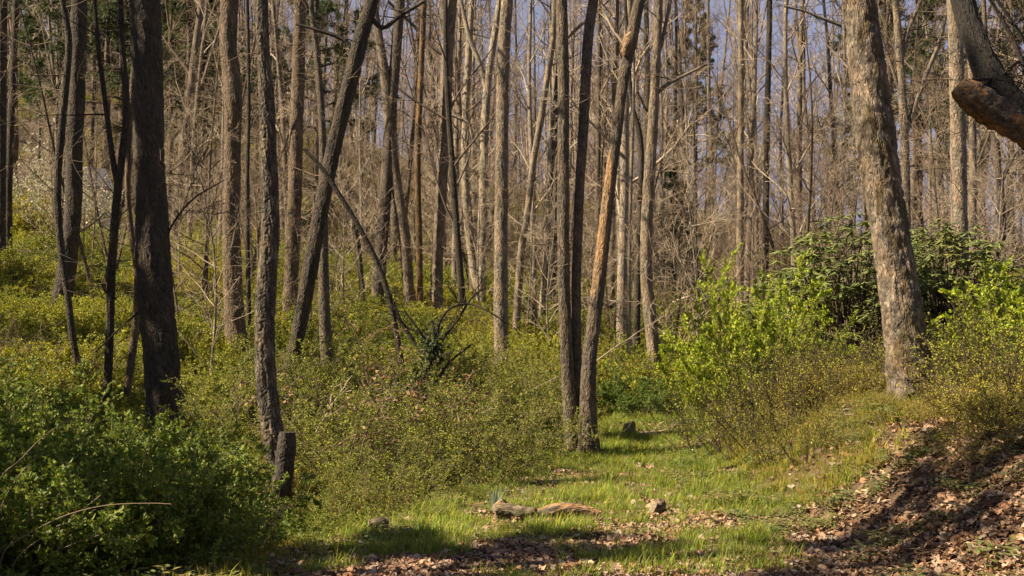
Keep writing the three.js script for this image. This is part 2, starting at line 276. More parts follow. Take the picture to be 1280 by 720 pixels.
nearTree({ px: [[309, 0, 5], [311, 120, 5], [309, 240, 6], [312, 400, 7]], d: 26, label: 'thin pole-like tree close behind the trunk with a swollen waist', mat: M.barkDark, twigs: 8, rise: 4, sides: 12 });
{
  const t = nearTree({ px: [[327, -5, 16], [329, 60, 17], [333, 115, 20], [336, 200, 23], [338, 290, 24], [333, 360, 27], [331, 430, 26], [334, 490, 27], [342, 550, 28], [350, 624, 26]], label: 'dark lichen-flecked tree with a broken side stub near its foot', mat: M.barkDark, sides: 48, step: 0.06, depth: 0.16, twigs: 6, color: moss([1.1, 1.08, 1.05], [0.8, 0.8, 0.5], [3.6, 3.7, 3.4], 2.6, 0.3), flare: 0.2 });
  const d = -t.position.z, P = [[350, 630, 24], [354, 590, 25], [358, 560, 25], [359, 540, 23]].map(([x, y, w]) => ({ p: at(x, y, d - 0.12).sub(t.position), r: w / 2 / F * d })), [p, r] = catmull(P, 0.05), b = new MB();
  b.tube(p, r, 26, { disp: barkDisp(71, 0.2, 0.1), cap: true, capColor: [0.9, 0.8, 0.65] }); part(t, 'stub', b.geometry(true), M.barkDark);
}
nearTree({ px: [[375, 0, 16], [373, 90, 17], [370, 180, 19], [367, 280, 19], [364, 350, 19], [361, 412, 22]], label: 'straight tan trunk behind the slanting tree', mat: M.barkBrown, sides: 32, twigs: 8 });
nearTree({ px: [[466, -4, 17], [452, 45, 19], [437, 105, 20], [422, 165, 20], [411, 215, 20], [400, 270, 20], [386, 345, 20], [372, 420, 19], [357, 492, 21]], label: 'strongly slanting dark tree leaning across the tan trunk', mat: M.barkDark, sides: 40, twigs: 9, rise: 8,
  branches: [{ px: [[462, 20, 8], [478, 35, 6], [500, 20, 5], [530, 2, 4]], twigs: 6 }, { px: [[446, 70, 7], [430, 50, 6], [398, 38, 4], [370, 30, 3]], twigs: 6 }] });
nearTree({ px: [[388, -4, 6], [398, 90, 9], [403, 170, 10], [404, 300, 13], [406, 400, 15], [410, 474, 17]], label: 'slim trunk crossed behind the slanting tree', mat: M.barkGrey, sides: 28, twigs: 6 });
nearTree({ px: [[466, -5, 9], [472, 35, 11], [480, 85, 12], [486, 150, 13], [495, 225, 14], [505, 290, 15], [510, 350, 15], [513, 394, 17]], label: 'gently bowed grey trunk next to the narrow mossy one', mat: M.barkTan, sides: 28, twigs: 10 });
nearTree({ px: [[530, -5, 8], [526, 100, 8], [522, 200, 8], [524, 300, 8], [525, 398, 9]], label: 'narrow straight trunk tinged orange with moss', mat: M.barkBrown, sides: 22, twigs: 9, color: moss([0.95, 0.9, 0.8], [1.3, 0.95, 0.4], [1.2, 1.1, 0.9], 3.8, 1) });
nearTree({ px: [[566, -5, 13], [559, 75, 15], [557, 150, 15], [552, 240, 15], [547, 320, 15], [545, 398, 17]], label: 'smooth grey-brown trunk tapering upward with one high side limb', mat: M.barkTan, sides: 32, twigs: 10, branches: [{ px: [[559, 70, 6], [545, 62, 5], [520, 35, 4], [485, 2, 3.5]], twigs: 7 }] });
nearTree({ px: [[590, -5, 7], [587, 50, 9], [582, 150, 10], [582, 240, 10], [590, 320, 11], [600, 384, 12]], label: 'slightly kinked pale trunk behind the forked one', mat: M.barkPale, sides: 24, twigs: 10 });
nearTree({ px: [[625, -5, 7], [619, 40, 9], [610, 100, 10], [605, 195, 11], [603, 280, 12], [601, 392, 13]], label: 'pale forked tree with a bent limb reaching sideways', mat: M.barkPale, sides: 26, twigs: 9,
  branches: [{ px: [[608, 110, 8], [600, 80, 7], [588, 50, 6], [576, 0, 5], [570, -30, 4]], twigs: 6 }, { px: [[604, 195, 7], [592, 180, 6], [586, 155, 5], [572, 147, 4], [560, 143, 3]], twigs: 5 }] });
nearTree({ px: [[634, -5, 15], [630, 60, 16], [628, 120, 16], [627, 240, 17], [626, 360, 18], [627, 473, 20]], label: 'straight grey trunk standing alone in the yellow-green undergrowth', mat: M.barkTan, sides: 34, twigs: 8 });
nearTree({ px: [[694, -5, 7], [691, 50, 8], [682, 110, 8], [675, 155, 9], [667, 200, 9], [660, 260, 9], [652, 310, 10], [648, 360, 10], [644, 442, 11]], label: 'crooked thin tree leaning towards the twin trunks', mat: M.barkTan, sides: 20, twigs: 12 });
nearTree({ px: [[688, 150, 4], [685, 260, 5], [680, 340, 6], [675, 412, 7]], label: 'thin pale pole-like tree behind the crooked one', mat: M.barkPale, sides: 16, twigs: 10, rise: 5 });
{
  const t = nearTree({ px: [[702, -5, 15], [704, 100, 15], [704, 200, 15], [705, 350, 16], [709, 460, 17], [714, 530, 19], [717, 569, 23]], label: 'twin-stemmed grey tree at the path edge beside the peeling trunk', mat: M.barkGrey, sides: 40, step: 0.07, twigs: 5, flare: 0.5 });
  const d = -t.position.z - 0.0, P = [[724, 572, 18], [723, 520, 14], [721, 440, 13], [720, 360, 13], [722, 300, 13], [725, 225, 13], [730, 150, 13], [735, 50, 14], [743, -10, 13], [752, -80, 12], [756, -260, 9], [757, -500, 3]].map(([x, y, w]) => ({ p: at(x, y, d + 0.12).sub(t.position), r: w / 2 / F * d })), [p, r] = catmull(P, 0.08), b = new MB();
  b.tube(p, r, 36, { disp: barkDisp(83, 0.11, 0.2) }); part(t, 'trunk', b.geometry(true), M.barkGrey);
}
{
  const bare = (an, s) => {                                              // pale wood laid open where the bark has dropped off
    const n = fbm(Math.cos(an) * 3 + 2, s * 1.8, 331, 3) - 0.5, h = s - 0.35, open = (Math.cos(an - 3.7) - 0.1 - 1.6 * sstep(0.55, 1.3, Math.abs(h - 3.1)) + 0.9 * n) > 0;
    const g = 0.85 + 0.3 * fbm(Math.cos(an) * 9 + 5, s * 2 + Math.sin(an), 335, 3);
    if (open) return [2.5 * g, 1.95 * g, 1.3 * g];
    return [g, g * 0.97, g * 0.92];
  };
  const t = nearTree({ px: [[801, -8, 14], [795, 20, 15], [789, 50, 17], [786, 66, 15], [777, 115, 14], [771, 165, 14], [764, 215, 15], [757, 275, 16], [750, 340, 17], [743, 400, 18], [737, 450, 19], [735, 510, 21], [736, 573, 26]], label: 'leaning tree with peeling bark, bare orange wood and a knotty burl', name: 'peeling_tree', mat: M.barkGrey, sides: 44, step: 0.05, depth: 0.09, color: bare, twigs: 3, flare: 0.45 });
  const d = -t.position.z, b = new MB();                                 // the burl: a knot of gnarled wood
  const P = [[781, 70, 5], [783, 60, 12], [786, 50, 13], [791, 42, 8]].map(([x, y, w]) => ({ p: at(x, y, d - 0.08).sub(t.position), r: w / 2 / F * d })), [p, r] = catmull(P, 0.025);
  b.tube(p, r, 18, { disp: (an, s, i) => 0.8 + 0.6 * vnoise(Math.cos(an) * 3 + 5, s * 20 + Math.sin(an) * 3, 88), cap: true, capColor: [1.1, 0.9, 0.65], color: () => [1.1, 0.9, 0.65] }); part(t, 'burl', b.geometry(true), M.barkTan);
}
nearTree({ px: [[824, -5, 10], [819, 100, 12], [815, 175, 14], [810, 250, 15], [808, 350, 16], [811, 380, 17], [816, 430, 17], [820, 484, 19]], label: 'sturdy tan trunk just beyond the end of the grass path', mat: M.barkTan, sides: 34, twigs: 10, branches: [{ px: [[817, 120, 6], [835, 105, 5], [860, 92, 4], [884, 80, 3]], twigs: 8 }, { px: [[820, 80, 6], [830, 40, 5], [838, 0, 5], [846, -40, 4]], twigs: 6 }] });
nearTree({ px: [[785, 60, 5], [790, 130, 6], [800, 172, 8], [801, 250, 8], [797, 350, 9], [795, 475, 10]], d: 25.5, label: 'dark thin crooked stem beside the sturdy tan trunk', mat: M.barkDark, sides: 18, twigs: 8, rise: 6 });
nearTree({ px: [[792, 120, 4], [788, 250, 5], [786, 360, 6], [787, 478, 7]], d: 25, label: 'pale thin stem standing between the peeling tree and sturdy trunk', mat: M.barkPale, sides: 14, twigs: 8, rise: 5 });
nearTree({ px: [[926, -5, 7], [926, 150, 8], [925, 350, 10], [925, 420, 10]], d: 34, label: 'straight grey trunk behind the bright yellow-green shrub', mat: M.barkTan, sides: 20, twigs: 14 });
nearTree({ px: [[845, 90, 4], [843, 230, 5], [843, 420, 6]], d: 38, label: 'thin dark pole-like trunk beyond the sturdy tan trunk', mat: M.barkDark, sides: 14, twigs: 10 });
nearTree({ px: [[962, -5, 7], [959, 150, 8], [957, 300, 9], [956, 400, 9]], d: 36, label: 'slim dark straight trunk between the bright shrub and evergreen rhododendrons', mat: M.barkDark, sides: 18, twigs: 12 });
nearTree({ px: [[1073, -6, 44], [1079, 50, 46], [1085, 100, 48], [1095, 180, 51], [1106, 250, 50], [1122, 350, 52], [1132, 430, 55], [1141, 490, 61], [1146, 527, 70]], d: 13.6, label: 'big leaning trunk crusted with pale lichen and rusty moss on the bank', mat: M.barkTan, sides: 84, step: 0.035, depth: 0.11, flare: 0.35, rise: 11, twigs: 0,
  color: moss([0.78, 0.77, 0.75], [0.42, 0.36, 0.16], [1.5, 1.52, 1.46], 5.5, 0.85), branches: [{ px: [[1052, 32, 5], [1030, 24, 4], [1005, 14, 3], [980, 8, 2.5]], twigs: 5 }] });
nearTree({ px: [[1119, -5, 9], [1124, 60, 10], [1128, 120, 11], [1131, 175, 11], [1133, 300, 12], [1134, 380, 13]], d: 26, label: 'many-limbed grey tree behind the lichen-crusted trunk', mat: M.barkTan, sides: 22, twigs: 8,
  branches: [{ px: [[1131, 170, 8], [1141, 140, 7], [1157, 95, 6], [1175, 50, 5], [1184, 10, 4]], twigs: 8 }, { px: [[1128, 70, 7], [1134, 40, 6], [1148, 8, 5], [1160, -30, 4]], twigs: 8 }, { px: [[1129, 130, 5], [1112, 75, 4], [1100, 40, 3]], twigs: 6 }] });
nearTree({ px: [[1214, 100, 8], [1216, 180, 10], [1215, 300, 11], [1215, 380, 12]], d: 28, label: 'upright trunk behind the rhododendrons below the gnarled bough', mat: M.barkTan, sides: 20, twigs: 9 });
nearTree({ px: [[1240, 150, 8], [1246, 190, 9], [1252, 260, 10], [1250, 370, 11]], d: 25, label: 'leaning grey trunk by the bright bush at the bank top', mat: M.barkGrey, sides: 20, twigs: 9, branches: [{ px: [[1251, 230, 6], [1262, 205, 5], [1275, 180, 4]], twigs: 5 }] });
nearTree({ px: [[1192, -5, 18], [1195, 70, 19], [1197, 150, 20], [1199, 260, 21], [1200, 385, 24]], d: 21.5, label: 'grey trunk standing behind the broken stub of the gnarled bough', mat: M.barkTan, sides: 28, twigs: 7 });
// the gnarled tree whose bough hangs into the picture
{
  const d = 10, P = [[1520, 640, 96], [1495, 520, 84], [1440, 370, 78], [1365, 260, 74], [1310, 180, 58], [1272, 142, 50], [1243, 104, 41], [1225, 66, 36], [1212, 30, 34], [1201, -10, 33], [1178, -120, 28], [1180, -330, 14]];
  const W = P.map(([x, y, w], k) => ({ p: at(x, y, d + 0.1 * k - 0.2), r: w / 2 / F * d })), g = V(W[0].p.x, H(W[0].p.x, W[0].p.z), W[0].p.z); W[0].p.y = g.y - 0.2; W[1].p.y = Math.max(W[1].p.y, g.y + 0.5);
  const t = thing('gnarled_tree', g, 'dark gnarled bough bending overhead with a rusty broken stub on its side', 'tree');
  W.forEach((a) => a.p.sub(g)); const [p, r] = catmull(W, 0.05), b = new MB(); b.tube(p, r, 56, { disp: barkDisp(19, 0.13, 0.3), color: plain(0.34) }); part(t, 'trunk', b.geometry(true), M.barkDark);
  const S = [[1292, 170, 36], [1262, 153, 40], [1240, 138, 44], [1219, 124, 44], [1205, 113, 37], [1198, 107, 27]].map(([x, y, w]) => ({ p: at(x, y, d + 0.1).sub(g), r: w / 2 / F * d })), [sp, sr] = catmull(S, 0.03), s2 = new MB();
  s2.tube(sp, sr, 48, { disp: (an, s) => 1 + 0.06 * Math.sin(s * 60 + 5 * vnoise(an * 1.5, s * 7, 64)) * 1 - 0.2 * vnoise(an / 6.2832 * 24, s * 5, 66, 24), color: (an, s) => { const k = sstep(0.5, 0.62, fbm(Math.cos(an) * 3 + 4, s * 5 + Math.sin(an) * 3, 65, 3)) ; return [mix(0.7, 1.7, k), mix(0.6, 1.05, k), mix(0.5, 0.42, k)]; }, cap: true, capColor: [1.5, 1.05, 0.55] });
  part(t, 'broken_stub', s2.geometry(true), M.barkGrey);
  const rng = RNG(55);
  for (const px of [[[1300, 190, 10], [1290, 120, 8], [1272, 62, 6], [1250, 20, 5], [1225, -20, 4]], [[1330, 200, 9], [1300, 110, 7], [1285, 60, 5], [1240, -10, 4]], [[1216, 100, 5], [1250, 95, 4.5], [1275, 75, 4], [1300, 68, 3]]]) {
    const B = px.map(([x, y, w]) => ({ p: at(x, y, d + 0.3).sub(g), r: w / 2 / F * d })), [bp, br] = catmull(B, 0.08), m = new MB(); m.tube(bp, br, 10);
    for (let k = 0; k < 7; k++) { const i = Math.floor(rng.r(0.2, 1) * (bp.length - 1)); grow(m, bp[i], V(rng.g() - 0.3, rng.g(), rng.g()), rng.r(0.3, 0.8), 0.006, 1, rng, { ...LIMB, rmin: 0.0025 }); }
    part(t, 'branch', m.geometry(true), M.barkDark);
  }
}
// leaning dead poles and an ivy-hung sapling among the bushes
nearTree({ name: 'dead_pole', px: [[380, 186, 5], [402, 210, 6], [422, 240, 6.5], [455, 295, 7], [482, 357, 7.5], [512, 436, 8]], d: 19.5, label: 'dead dark pole slanting down into the russet-leaved sapling', category: 'dead tree', mat: M.barkDark, sides: 14, broken: true, twigs: 5, flare: 0.1, branches: [{ px: [[487, 368, 5], [500, 400, 5], [520, 430, 5], [536, 452, 5]], twigs: 2 }] });
nearTree({ name: 'dead_pole', px: [[436, 262, 4], [446, 290, 5], [453, 357, 5], [456, 378, 6]], d: 32, label: 'short dead stem leaning on the slope below the bowed trunk', category: 'dead tree', mat: M.barkDark, sides: 12, broken: true, twigs: 3, flare: 0.1 });

// ---------------------------------------------------------------- the wood behind: kinds of bare tree, then every tree of them
function makeBare(seed, h, r, low, limbs, reach, mats, label, forkAt = 0) {
  const rng = RNG(seed), g = new THREE.Group(); g.userData = { label, category: 'tree', group: 'bare trees of the wood behind', base: 'woodland_tree' };
  const pts = [], rad = []; const q = V(0, -0.6, 0), d = V(rng.g() * 0.03, 1, rng.g() * 0.03), n = 22;
  for (let i = 0; i <= n; i++) { pts.push(q.clone()); rad.push(Math.max(0.012, r * (1 - 0.93 * Math.pow(i / n, 1.15)) * (i < 1 ? 1.25 : 1))); d.x += rng.g() * 0.035 - d.x * 0.08; d.z += rng.g() * 0.035 - d.z * 0.08; q.addScaledVector(d.normalize(), (h + 0.6) / n); }
  const mb = new MB(); mb.tube(pts, rad, 12, { disp: (an, s, i) => 1 + 0.12 * (vnoise(an / 6.2832 * 6, s * 1.3, seed, 6) - 0.5), color: plain(1) });
  if (forkAt) { const i = Math.round(n * forkAt), fp = [pts[i].clone()], fr = [rad[i] * 0.8], fd = V(rng.g() > 0 ? 0.35 : -0.35, 1, 0.2 * rng.g()).normalize(), fq = pts[i].clone(); for (let k = 0; k < 9; k++) { fd.y += 0.05; fd.x += rng.g() * 0.05; fq.addScaledVector(fd.normalize(), h * (1 - forkAt) / 10); fp.push(fq.clone()); fr.push(rad[i] * 0.8 * (1 - 0.9 * (k + 1) / 9)); } mb.tube(fp, fr, 9); }
  part(g, 'trunk', mb.geometry(true), mats[0]);
  const c = new MB(), o = { ...LIMB, kids: [5, 4, 2], rmin: 0.007, sides: [5, 4, 3, 3], wobble: [0.2, 0.26, 0.3, 0.3] };
  for (let k = 0; k < limbs; k++) {
    const f = (k + rng() * 0.8) / limbs, y = mix(low, 1, f), x = y * n, i = Math.min(n - 1, Math.floor(x)), b = pts[i].clone().lerp(pts[i + 1], x - i), az = k * 2.4 + rng(), el = mix(rng.r(0.45, 0.95), 1.2, f);
    grow(c, b, V(Math.cos(az) * Math.cos(el), Math.sin(el), Math.sin(az) * Math.cos(el)), reach * mix(1, 0.45, f) * rng.r(0.6, 1.2), Math.max(0.018, rad[i] * 0.42), 0, rng, o);
  }
  for (let k = 0; k < 8; k++) { const i = Math.floor(rng.r(0.08, low) * n) + 1, az = rng() * 6.28; grow(c, pts[i], V(Math.cos(az), rng.r(-0.2, 0.5), Math.sin(az)), rng.r(0.8, 1.8), 0.009, 1, rng, o); }
  part(g, 'crown', c.geometry(), mats[1]);
  return g;
}
const kinds = [ // low: where along the stem the limbs begin
  makeBare(101, 22, 0.17, 0.26, 19, 3.6, [M.barkTan, M.twig], 'tall straight tan tree with bare spreading limbs in the wood behind', 0),
  makeBare(102, 24, 0.19, 0.36, 17, 4.0, [M.barkGrey, M.twig], 'tall grey tree with high bare limbs in the wood behind'),
  makeBare(103, 19, 0.12, 0.15, 21, 3.0, [M.barkPale, M.twigPale], 'slim pale tree with fine bare twigs in the wood behind'),
  makeBare(104, 21, 0.15, 0.22, 18, 3.6, [M.barkBrown, M.twig], 'brown forked bare tree in the wood behind', 0.45),
  makeBare(105, 17, 0.10, 0.16, 19, 2.8, [M.barkDark, M.twigDark], 'slim dark bare tree in the wood behind'),
  makeBare(106, 20, 0.13, 0.18, 20, 3.2, [M.barkTan, M.twigPale], 'slender tan forked tree with pale twigs in the wood behind', 0.35),
];
{
  const rng = RNG(2024); let made = 0, tries = 0; const used = [];
  while (made < 215 && tries++ < 6000) {
    const d = 29 + 95 * Math.pow(rng(), 1.25), px = rng.r(-90, 1370); if (px > 900 && d > 60 && rng() < 0.45) continue; if (d < 42 && px < 560 && rng() < 0.75) continue; if (d < 36 && rng() < 0.6) continue; if (px < 195 && d < 62 && rng() < 0.88) continue;
    const p = onGround(px, d); if (used.some((q) => q.distanceTo(p) < 1.5)) continue; used.push(p);
    const k = rng.pick([0, 0, 1, 2, 2, 3, 4, 5, 5]), s = rng.r(0.75, 1.2), t = copyOf(kinds[k], p, rng() * 6.28, V(s * rng.r(0.7, 1.15), s, 1).setZ(s), undefined); t.scale.x = t.scale.z = s * rng.r(0.6, 1.0); t.rotation.z = rng.g() * 0.05; t.rotation.x = rng.g() * 0.05; made++;
  }
  // far up the hillside the trees read as one brown mass
  const merged = (g) => g; const list = [[], []];
  for (let k = 0; k < 800; k++) { const d = 118 + 130 * rng(), px = rng.r(-160, 1440), p = onGround(px, d); if (px > 820 && rng() < 0.65) continue; list[k % 2].push([p, rng() * 6.28, rng.r(0.7, 1.05)]); }
  [0, 2].forEach((k, j) => { const g = kinds[k]; const a = g.children[0].geometry, b = g.children[1].geometry; const mb = new THREE.BufferGeometry(); const cat = (n, w) => { const x = a.attributes[n].array, y = b.attributes[n].array, o = new Float32Array(x.length + y.length); o.set(x); o.set(y, x.length); mb.setAttribute(n, new THREE.BufferAttribute(o, w)); }; cat('position', 3); cat('normal', 3); cat('uv', 2); cat('color', 3); const off = a.attributes.position.count; mb.setIndex([...a.index.array, ...Array.from(b.index.array, (v) => v + off)]);
    scatter('distant_woodland', mb, j ? M.twigPale : M.twig, list[j], j ? 'far brown mass of pale bare woodland up the hillside' : 'far brown mass of tan bare woodland up the hillside', 'woodland'); });
}
// saplings: thin understory stems with a haze of fine twigs
function makeSapling(seed, h, r, mat, label, fine = 1) {
  const rng = RNG(seed), g = new THREE.Group(), n = 14; g.userData = { label, category: 'sapling', group: 'understory saplings', base: 'sapling' };
  const stems = rng() < 0.5 ? 1 : 2, st = new MB(), tw = new MB(), o = { ...LIMB, segs: [5, 4, 3], sides: [4, 3, 3], kids: [7, 5], ratio: [0.5, 0.5, 0.5], first: [0.15, 0.15], rmin: 0.0028, wobble: [0.14, 0.24, 0.3], up: [0.05, 0.02, 0.01] };
  for (let s = 0; s < stems; s++) {
    const q = V(s * 0.12, -0.15, 0), d = V(rng.g() * 0.12 + s * 0.12, 1, rng.g() * 0.12), pts = [], rad = [];
    for (let i = 0; i <= n; i++) { pts.push(q.clone()); rad.push(r * (1 - 0.85 * i / n)); d.x += rng.g() * 0.07; d.z += rng.g() * 0.07; d.y += 0.03; q.addScaledVector(d.normalize(), h / n); }
    st.tube(pts, rad, 7);
    const m = Math.round(20 * fine / stems + 4); for (let k = 0; k < m; k++) { const f = mix(0.12, 0.98, (k + rng()) / m), i = Math.min(n - 1, Math.floor(f * n)), az = k * 2.4 + rng(), el = rng.r(0.15, 0.9); grow(tw, pts[i], V(Math.cos(az) * Math.cos(el), Math.sin(el), Math.sin(az) * Math.cos(el)), h * 0.26 * (1.15 - f) * rng.r(0.6, 1.4) + 0.3, Math.max(0.005, rad[i] * 0.5), 0, rng, o); }
  }
  part(g, 'stem', st.geometry(true), mat[0]); part(g, 'crown', tw.geometry(), mat[1]); return g;
}
const sapKinds = [makeSapling(201, 6.5, 0.035, [M.barkTan, M.twig], 'tan leafless sapling with fine spreading twigs'), makeSapling(202, 5, 0.028, [M.barkPale, M.twigPale], 'pale leafless sapling with fine spreading twigs', 1.2), makeSapling(203, 8, 0.045, [M.barkBrown, M.twig], 'tall brown leafless sapling with fine spreading twigs'), makeSapling(204, 4, 0.02, [M.barkDark, M.twigDark], 'small dark leafless sapling with fine twigs', 1.1)];
{
  const rng = RNG(77); let made = 0;
  const spots = [[230, 26, 0], [262, 22, 1], [250, 30, 2], [120, 30, 2], [112, 34, 0], [60, 38, 1], [430, 30, 1], [455, 34, 0], [390, 27, 3], [600, 36, 1], [655, 30, 0], [690, 28, 1], [760, 30, 2], [740, 34, 1], [865, 24, 1], [880, 27, 0], [850, 30, 2], [905, 32, 1], [980, 30, 0], [1000, 26, 2], [1190, 25, 0], [1255, 24, 1], [1040, 30, 1], [1165, 30, 2], [838, 26, 3]];
  for (const [px, d, k] of spots) copyOf(sapKinds[k], onGround(px, d), rng() * 6.28, rng.r(0.85, 1.2));
  while (made < 70) { const d = 30 + 50 * rng(), px = rng.r(-40, 1320); if (px < 560 && d < 38 && rng() < 0.6 || px < 190 && d < 60 && rng() < 0.8) continue; copyOf(sapKinds[rng.pick([0, 1, 1, 2, 2, 3])], onGround(px, d), rng() * 6.28, rng.r(0.8, 1.5)); made++; }
}
// evergreens
function makePine(seed, h, r, low, reach, col, droop, label, base = 'pine_tree', group = 'evergreens in the wood') {
  const rng = RNG(seed), g = new THREE.Group(), st = new MB(), nd = new MB(false); g.userData = { label, category: 'tree', group, base };
  const pts = [], rad = []; for (let i = 0; i <= 16; i++) { pts.push(V(rng.g() * 0.06, -0.5 + (h + 0.5) * i / 16, rng.g() * 0.06)); rad.push(r * (1 - 0.92 * i / 16)); } st.tube(pts, rad, 12, { color: plain(1) });
  const o = { ...LIMB, segs: [6, 4, 3], sides: [4, 3, 3], kids: [10, 4], ratio: [0.38, 0.5, 0.5], first: [0.2, 0.2], up: [droop, 0.0, 0], leafFrom: 1,
    leaf: (p, lv) => { for (let i = 1; i < p.length; i++) { const n = 12; for (let k = 0; k < n; k++) { const b = p[i].clone().lerp(p[i - 1], rng()), ax = p[i].clone().sub(p[i - 1]).normalize().multiplyScalar(0.7).add(V(rng.g(), rng.g() * 0.7, rng.g())).normalize(), sd = V(rng.g(), rng.g(), rng.g()).cross(ax).normalize(), s = rng.r(0.7, 1.3); nd.leaf(b, ax, sd, rng.r(0.16, 0.28), 0.03, 0.1, [col[0] * s, col[1] * s, col[2] * s]); } } } };
  const limbs = Math.round((h * (1 - low)) * 2.6); for (let k = 0; k < limbs; k++) { const f = k / limbs, y = mix(low, 0.99, f) * h, az = k * 2.4 + rng(); grow(st, V(0, y, 0), V(Math.cos(az), 0.12 + 0.5 * f, Math.sin(az)), reach * (1.05 - f * 0.9) * rng.r(0.7, 1.1), r * 0.3 * (1 - f * 0.7), 0, rng, o); }
  part(g, 'trunk', st.geometry(true), M.barkBrown); part(g, 'crown', nd.geometry(), M.leaf); return g;
}
const pineA = makePine(301, 17, 0.2, 0.3, 3.4, [0.075, 0.10, 0.025], 0.02, 'tall pine with green needles standing among the bare trees'), hemlock = makePine(302, 11, 0.2, 0.15, 3.0, [0.04, 0.065, 0.025], -0.03, 'dark bushy hemlock beside the clearing', 'hemlock_tree', 'hemlocks shading the clearing');
{ const rng = RNG(5); for (const [px, d, s] of [[395, 62, 1.15], [232, 58, 1.0], [255, 70, 1.2], [1150, 48, 0.95], [1118, 60, 1.1], [1265, 58, 1.1], [130, 66, 1.2], [190, 66, 1.1], [15, 68, 1.2], [150, 84, 1.3], [225, 82, 1.25], [80, 90, 1.3],  [870, 85, 1.0], [855, 40, 0.22], [845, 44, 0.3]]) copyOf(s < 0.5 ? hemlock : pineA, onGround(px, d), rng() * 6.28, s < 0.5 ? s * 1.6 : s, s < 0.5 ? 'small young hemlock beyond the sturdy tan trunk' : undefined, s < 0.5 ? 'young hemlocks' : undefined); }
// hemlocks beside the camera, out of the frame: they throw the shade that lies over the near bushes and trunks
{ const rng = RNG(6); for (const [x, d, s] of [[-10.4, 15.2, 1.12], [-14.5, 22, 1.0], [-18, 28.5, 1.1], [-7.4, 8.1, 0.74], [-9.4, 10.4, 0.62]]) copyOf(hemlock, V(x, H(x, -d), -d), rng() * 6.28, s); copyOf(pineA, V(-5.3, H(-5.3, -7.6), -7.6), 1, V(0.46, 1.05, 0.46), 'pine beside the clearing with boughs hanging over the path', 'pine by the path'); }

// ---------------------------------------------------------------- shrubs
const vary = (rng, c, j) => { const k = 1 + rng.g() * j, w = rng.g() * j * 0.5; return [c[0] * k * (1 + w), c[1] * k, c[2] * k * (1 - w)]; };
function shrubMBs(seed, o) {
  const rng = RNG(seed), wood = new MB(), leaf = new MB(false);
  const g = { ...LIMB, segs: [6, 4, 3], sides: [4, 3, 3], wobble: [o.wob ?? 0.13, 0.22, 0.25], up: [o.arch ?? -0.06, 0.0, 0.0], kids: o.kids || [7, 4], ratio: o.ratio || [0.42, 0.5], first: [0.25, 0.15], angle: o.angle || [0.5, 1.2], rmin: o.rmin || 0.0022, leafFrom: o.leafFrom ?? 1, tint: 0.2,
    leaf: o.n ? (p) => { for (let i = 1; i < p.length; i++) for (let k = 0; k < o.n; k++) { if (rng() > (o.keep ?? 1)) continue; const b = p[i].clone().lerp(p[i - 1], rng()), ax = p[i].clone().sub(p[i - 1]).normalize().multiplyScalar(o.along ?? 0.5).add(V(rng.g(), rng.g() * 0.6 + (o.leafUp ?? 0.15), rng.g())).normalize(), sd = V(rng.g(), rng.g() * 0.35, rng.g()).cross(ax).normalize(), L = o.len * rng.r(0.6, 1.25); leaf.leaf(b, ax, sd, L, L * (o.wid || 0.55), rng.r(0.05, 0.25), vary(rng, rng.pick(o.cols), 0.22)); } } : null };
  if (!o.n) g.leafFrom = 99;
  for (let s = 0; s < o.stems; s++) { const az = s * 2.4 + rng(), el = rng.r(...o.el), rr = o.r * Math.sqrt(rng()); grow(wood, V(Math.cos(az) * rr, -0.08, Math.sin(az) * rr), V(Math.cos(az) * Math.cos(el), Math.sin(el), Math.sin(az) * Math.cos(el)), o.h * rng.r(1 - (o.hv || 0.3), 1 + (o.hv || 0.2)), o.stemR || 0.008, 0, rng, g); }
  return { wood, leaf };
}
function makeShrub(seed, base, label, group, o, woodMat, leafMat) { const m = shrubMBs(seed, o), g = new THREE.Group(); g.userData = { label, category: o.cat || 'shrub', group, base }; part(g, 'stems', m.wood.geometry(), woodMat); if (o.n) part(g, 'foliage', m.leaf.geometry(), leafMat || M.leaf); return g; }
const HG = [[0.14, 0.20, 0.018], [0.10, 0.155, 0.016], [0.20, 0.265, 0.022], [0.24, 0.26, 0.03]], YG = [[0.43, 0.42, 0.03], [0.33, 0.35, 0.022], [0.44, 0.415, 0.036]], BR = [[0.36, 0.44, 0.02], [0.28, 0.37, 0.018], [0.44, 0.47, 0.03]], OL = [[0.22, 0.265, 0.028], [0.29, 0.31, 0.033], [0.15, 0.21, 0.02]];
const honey = [0, 1, 2].map((k) => makeShrub(400 + k, 'honeysuckle_bush', 'dense dark green honeysuckle bush in the shade below the thickest trunk', 'dense dark green bushes', { stems: 26, h: 0.95, r: 0.5, el: [0.35, 1.35], kids: [8, 5], n: 4, len: 0.055, wid: 0.62, cols: HG, arch: -0.07, hv: 0.55, cat: 'bush' }, M.twigDark));
const loose = [0, 1, 2].map((k) => makeShrub(410 + k, 'thicket_bush', 'loose yellow-green leafing bush in the thicket beside the path', 'leafing thicket bushes', { stems: 18, h: 1.35, r: 0.35, el: [0.35, 1.4], kids: [8, 5], n: 4, len: 0.031, wid: 0.55, keep: 0.8, cols: [...OL, ...YG.slice(0, 2)], arch: -0.08, cat: 'bush' }, M.twigDark));
const brown = [0, 1, 2].map((k) => makeShrub(420 + k, 'twiggy_shrub', 'brown twiggy shrub just coming into leaf on the sunny bank', 'twiggy shrubs on the bank', { stems: 20, h: 0.95, r: 0.25, el: [0.7, 1.45], kids: [5, 3], n: 2, len: 0.026, wid: 0.55, keep: 0.45, cols: YG, arch: 0.0, wob: 0.1, angle: [0.3, 0.8], stemR: 0.007 }, M.barkBrown));
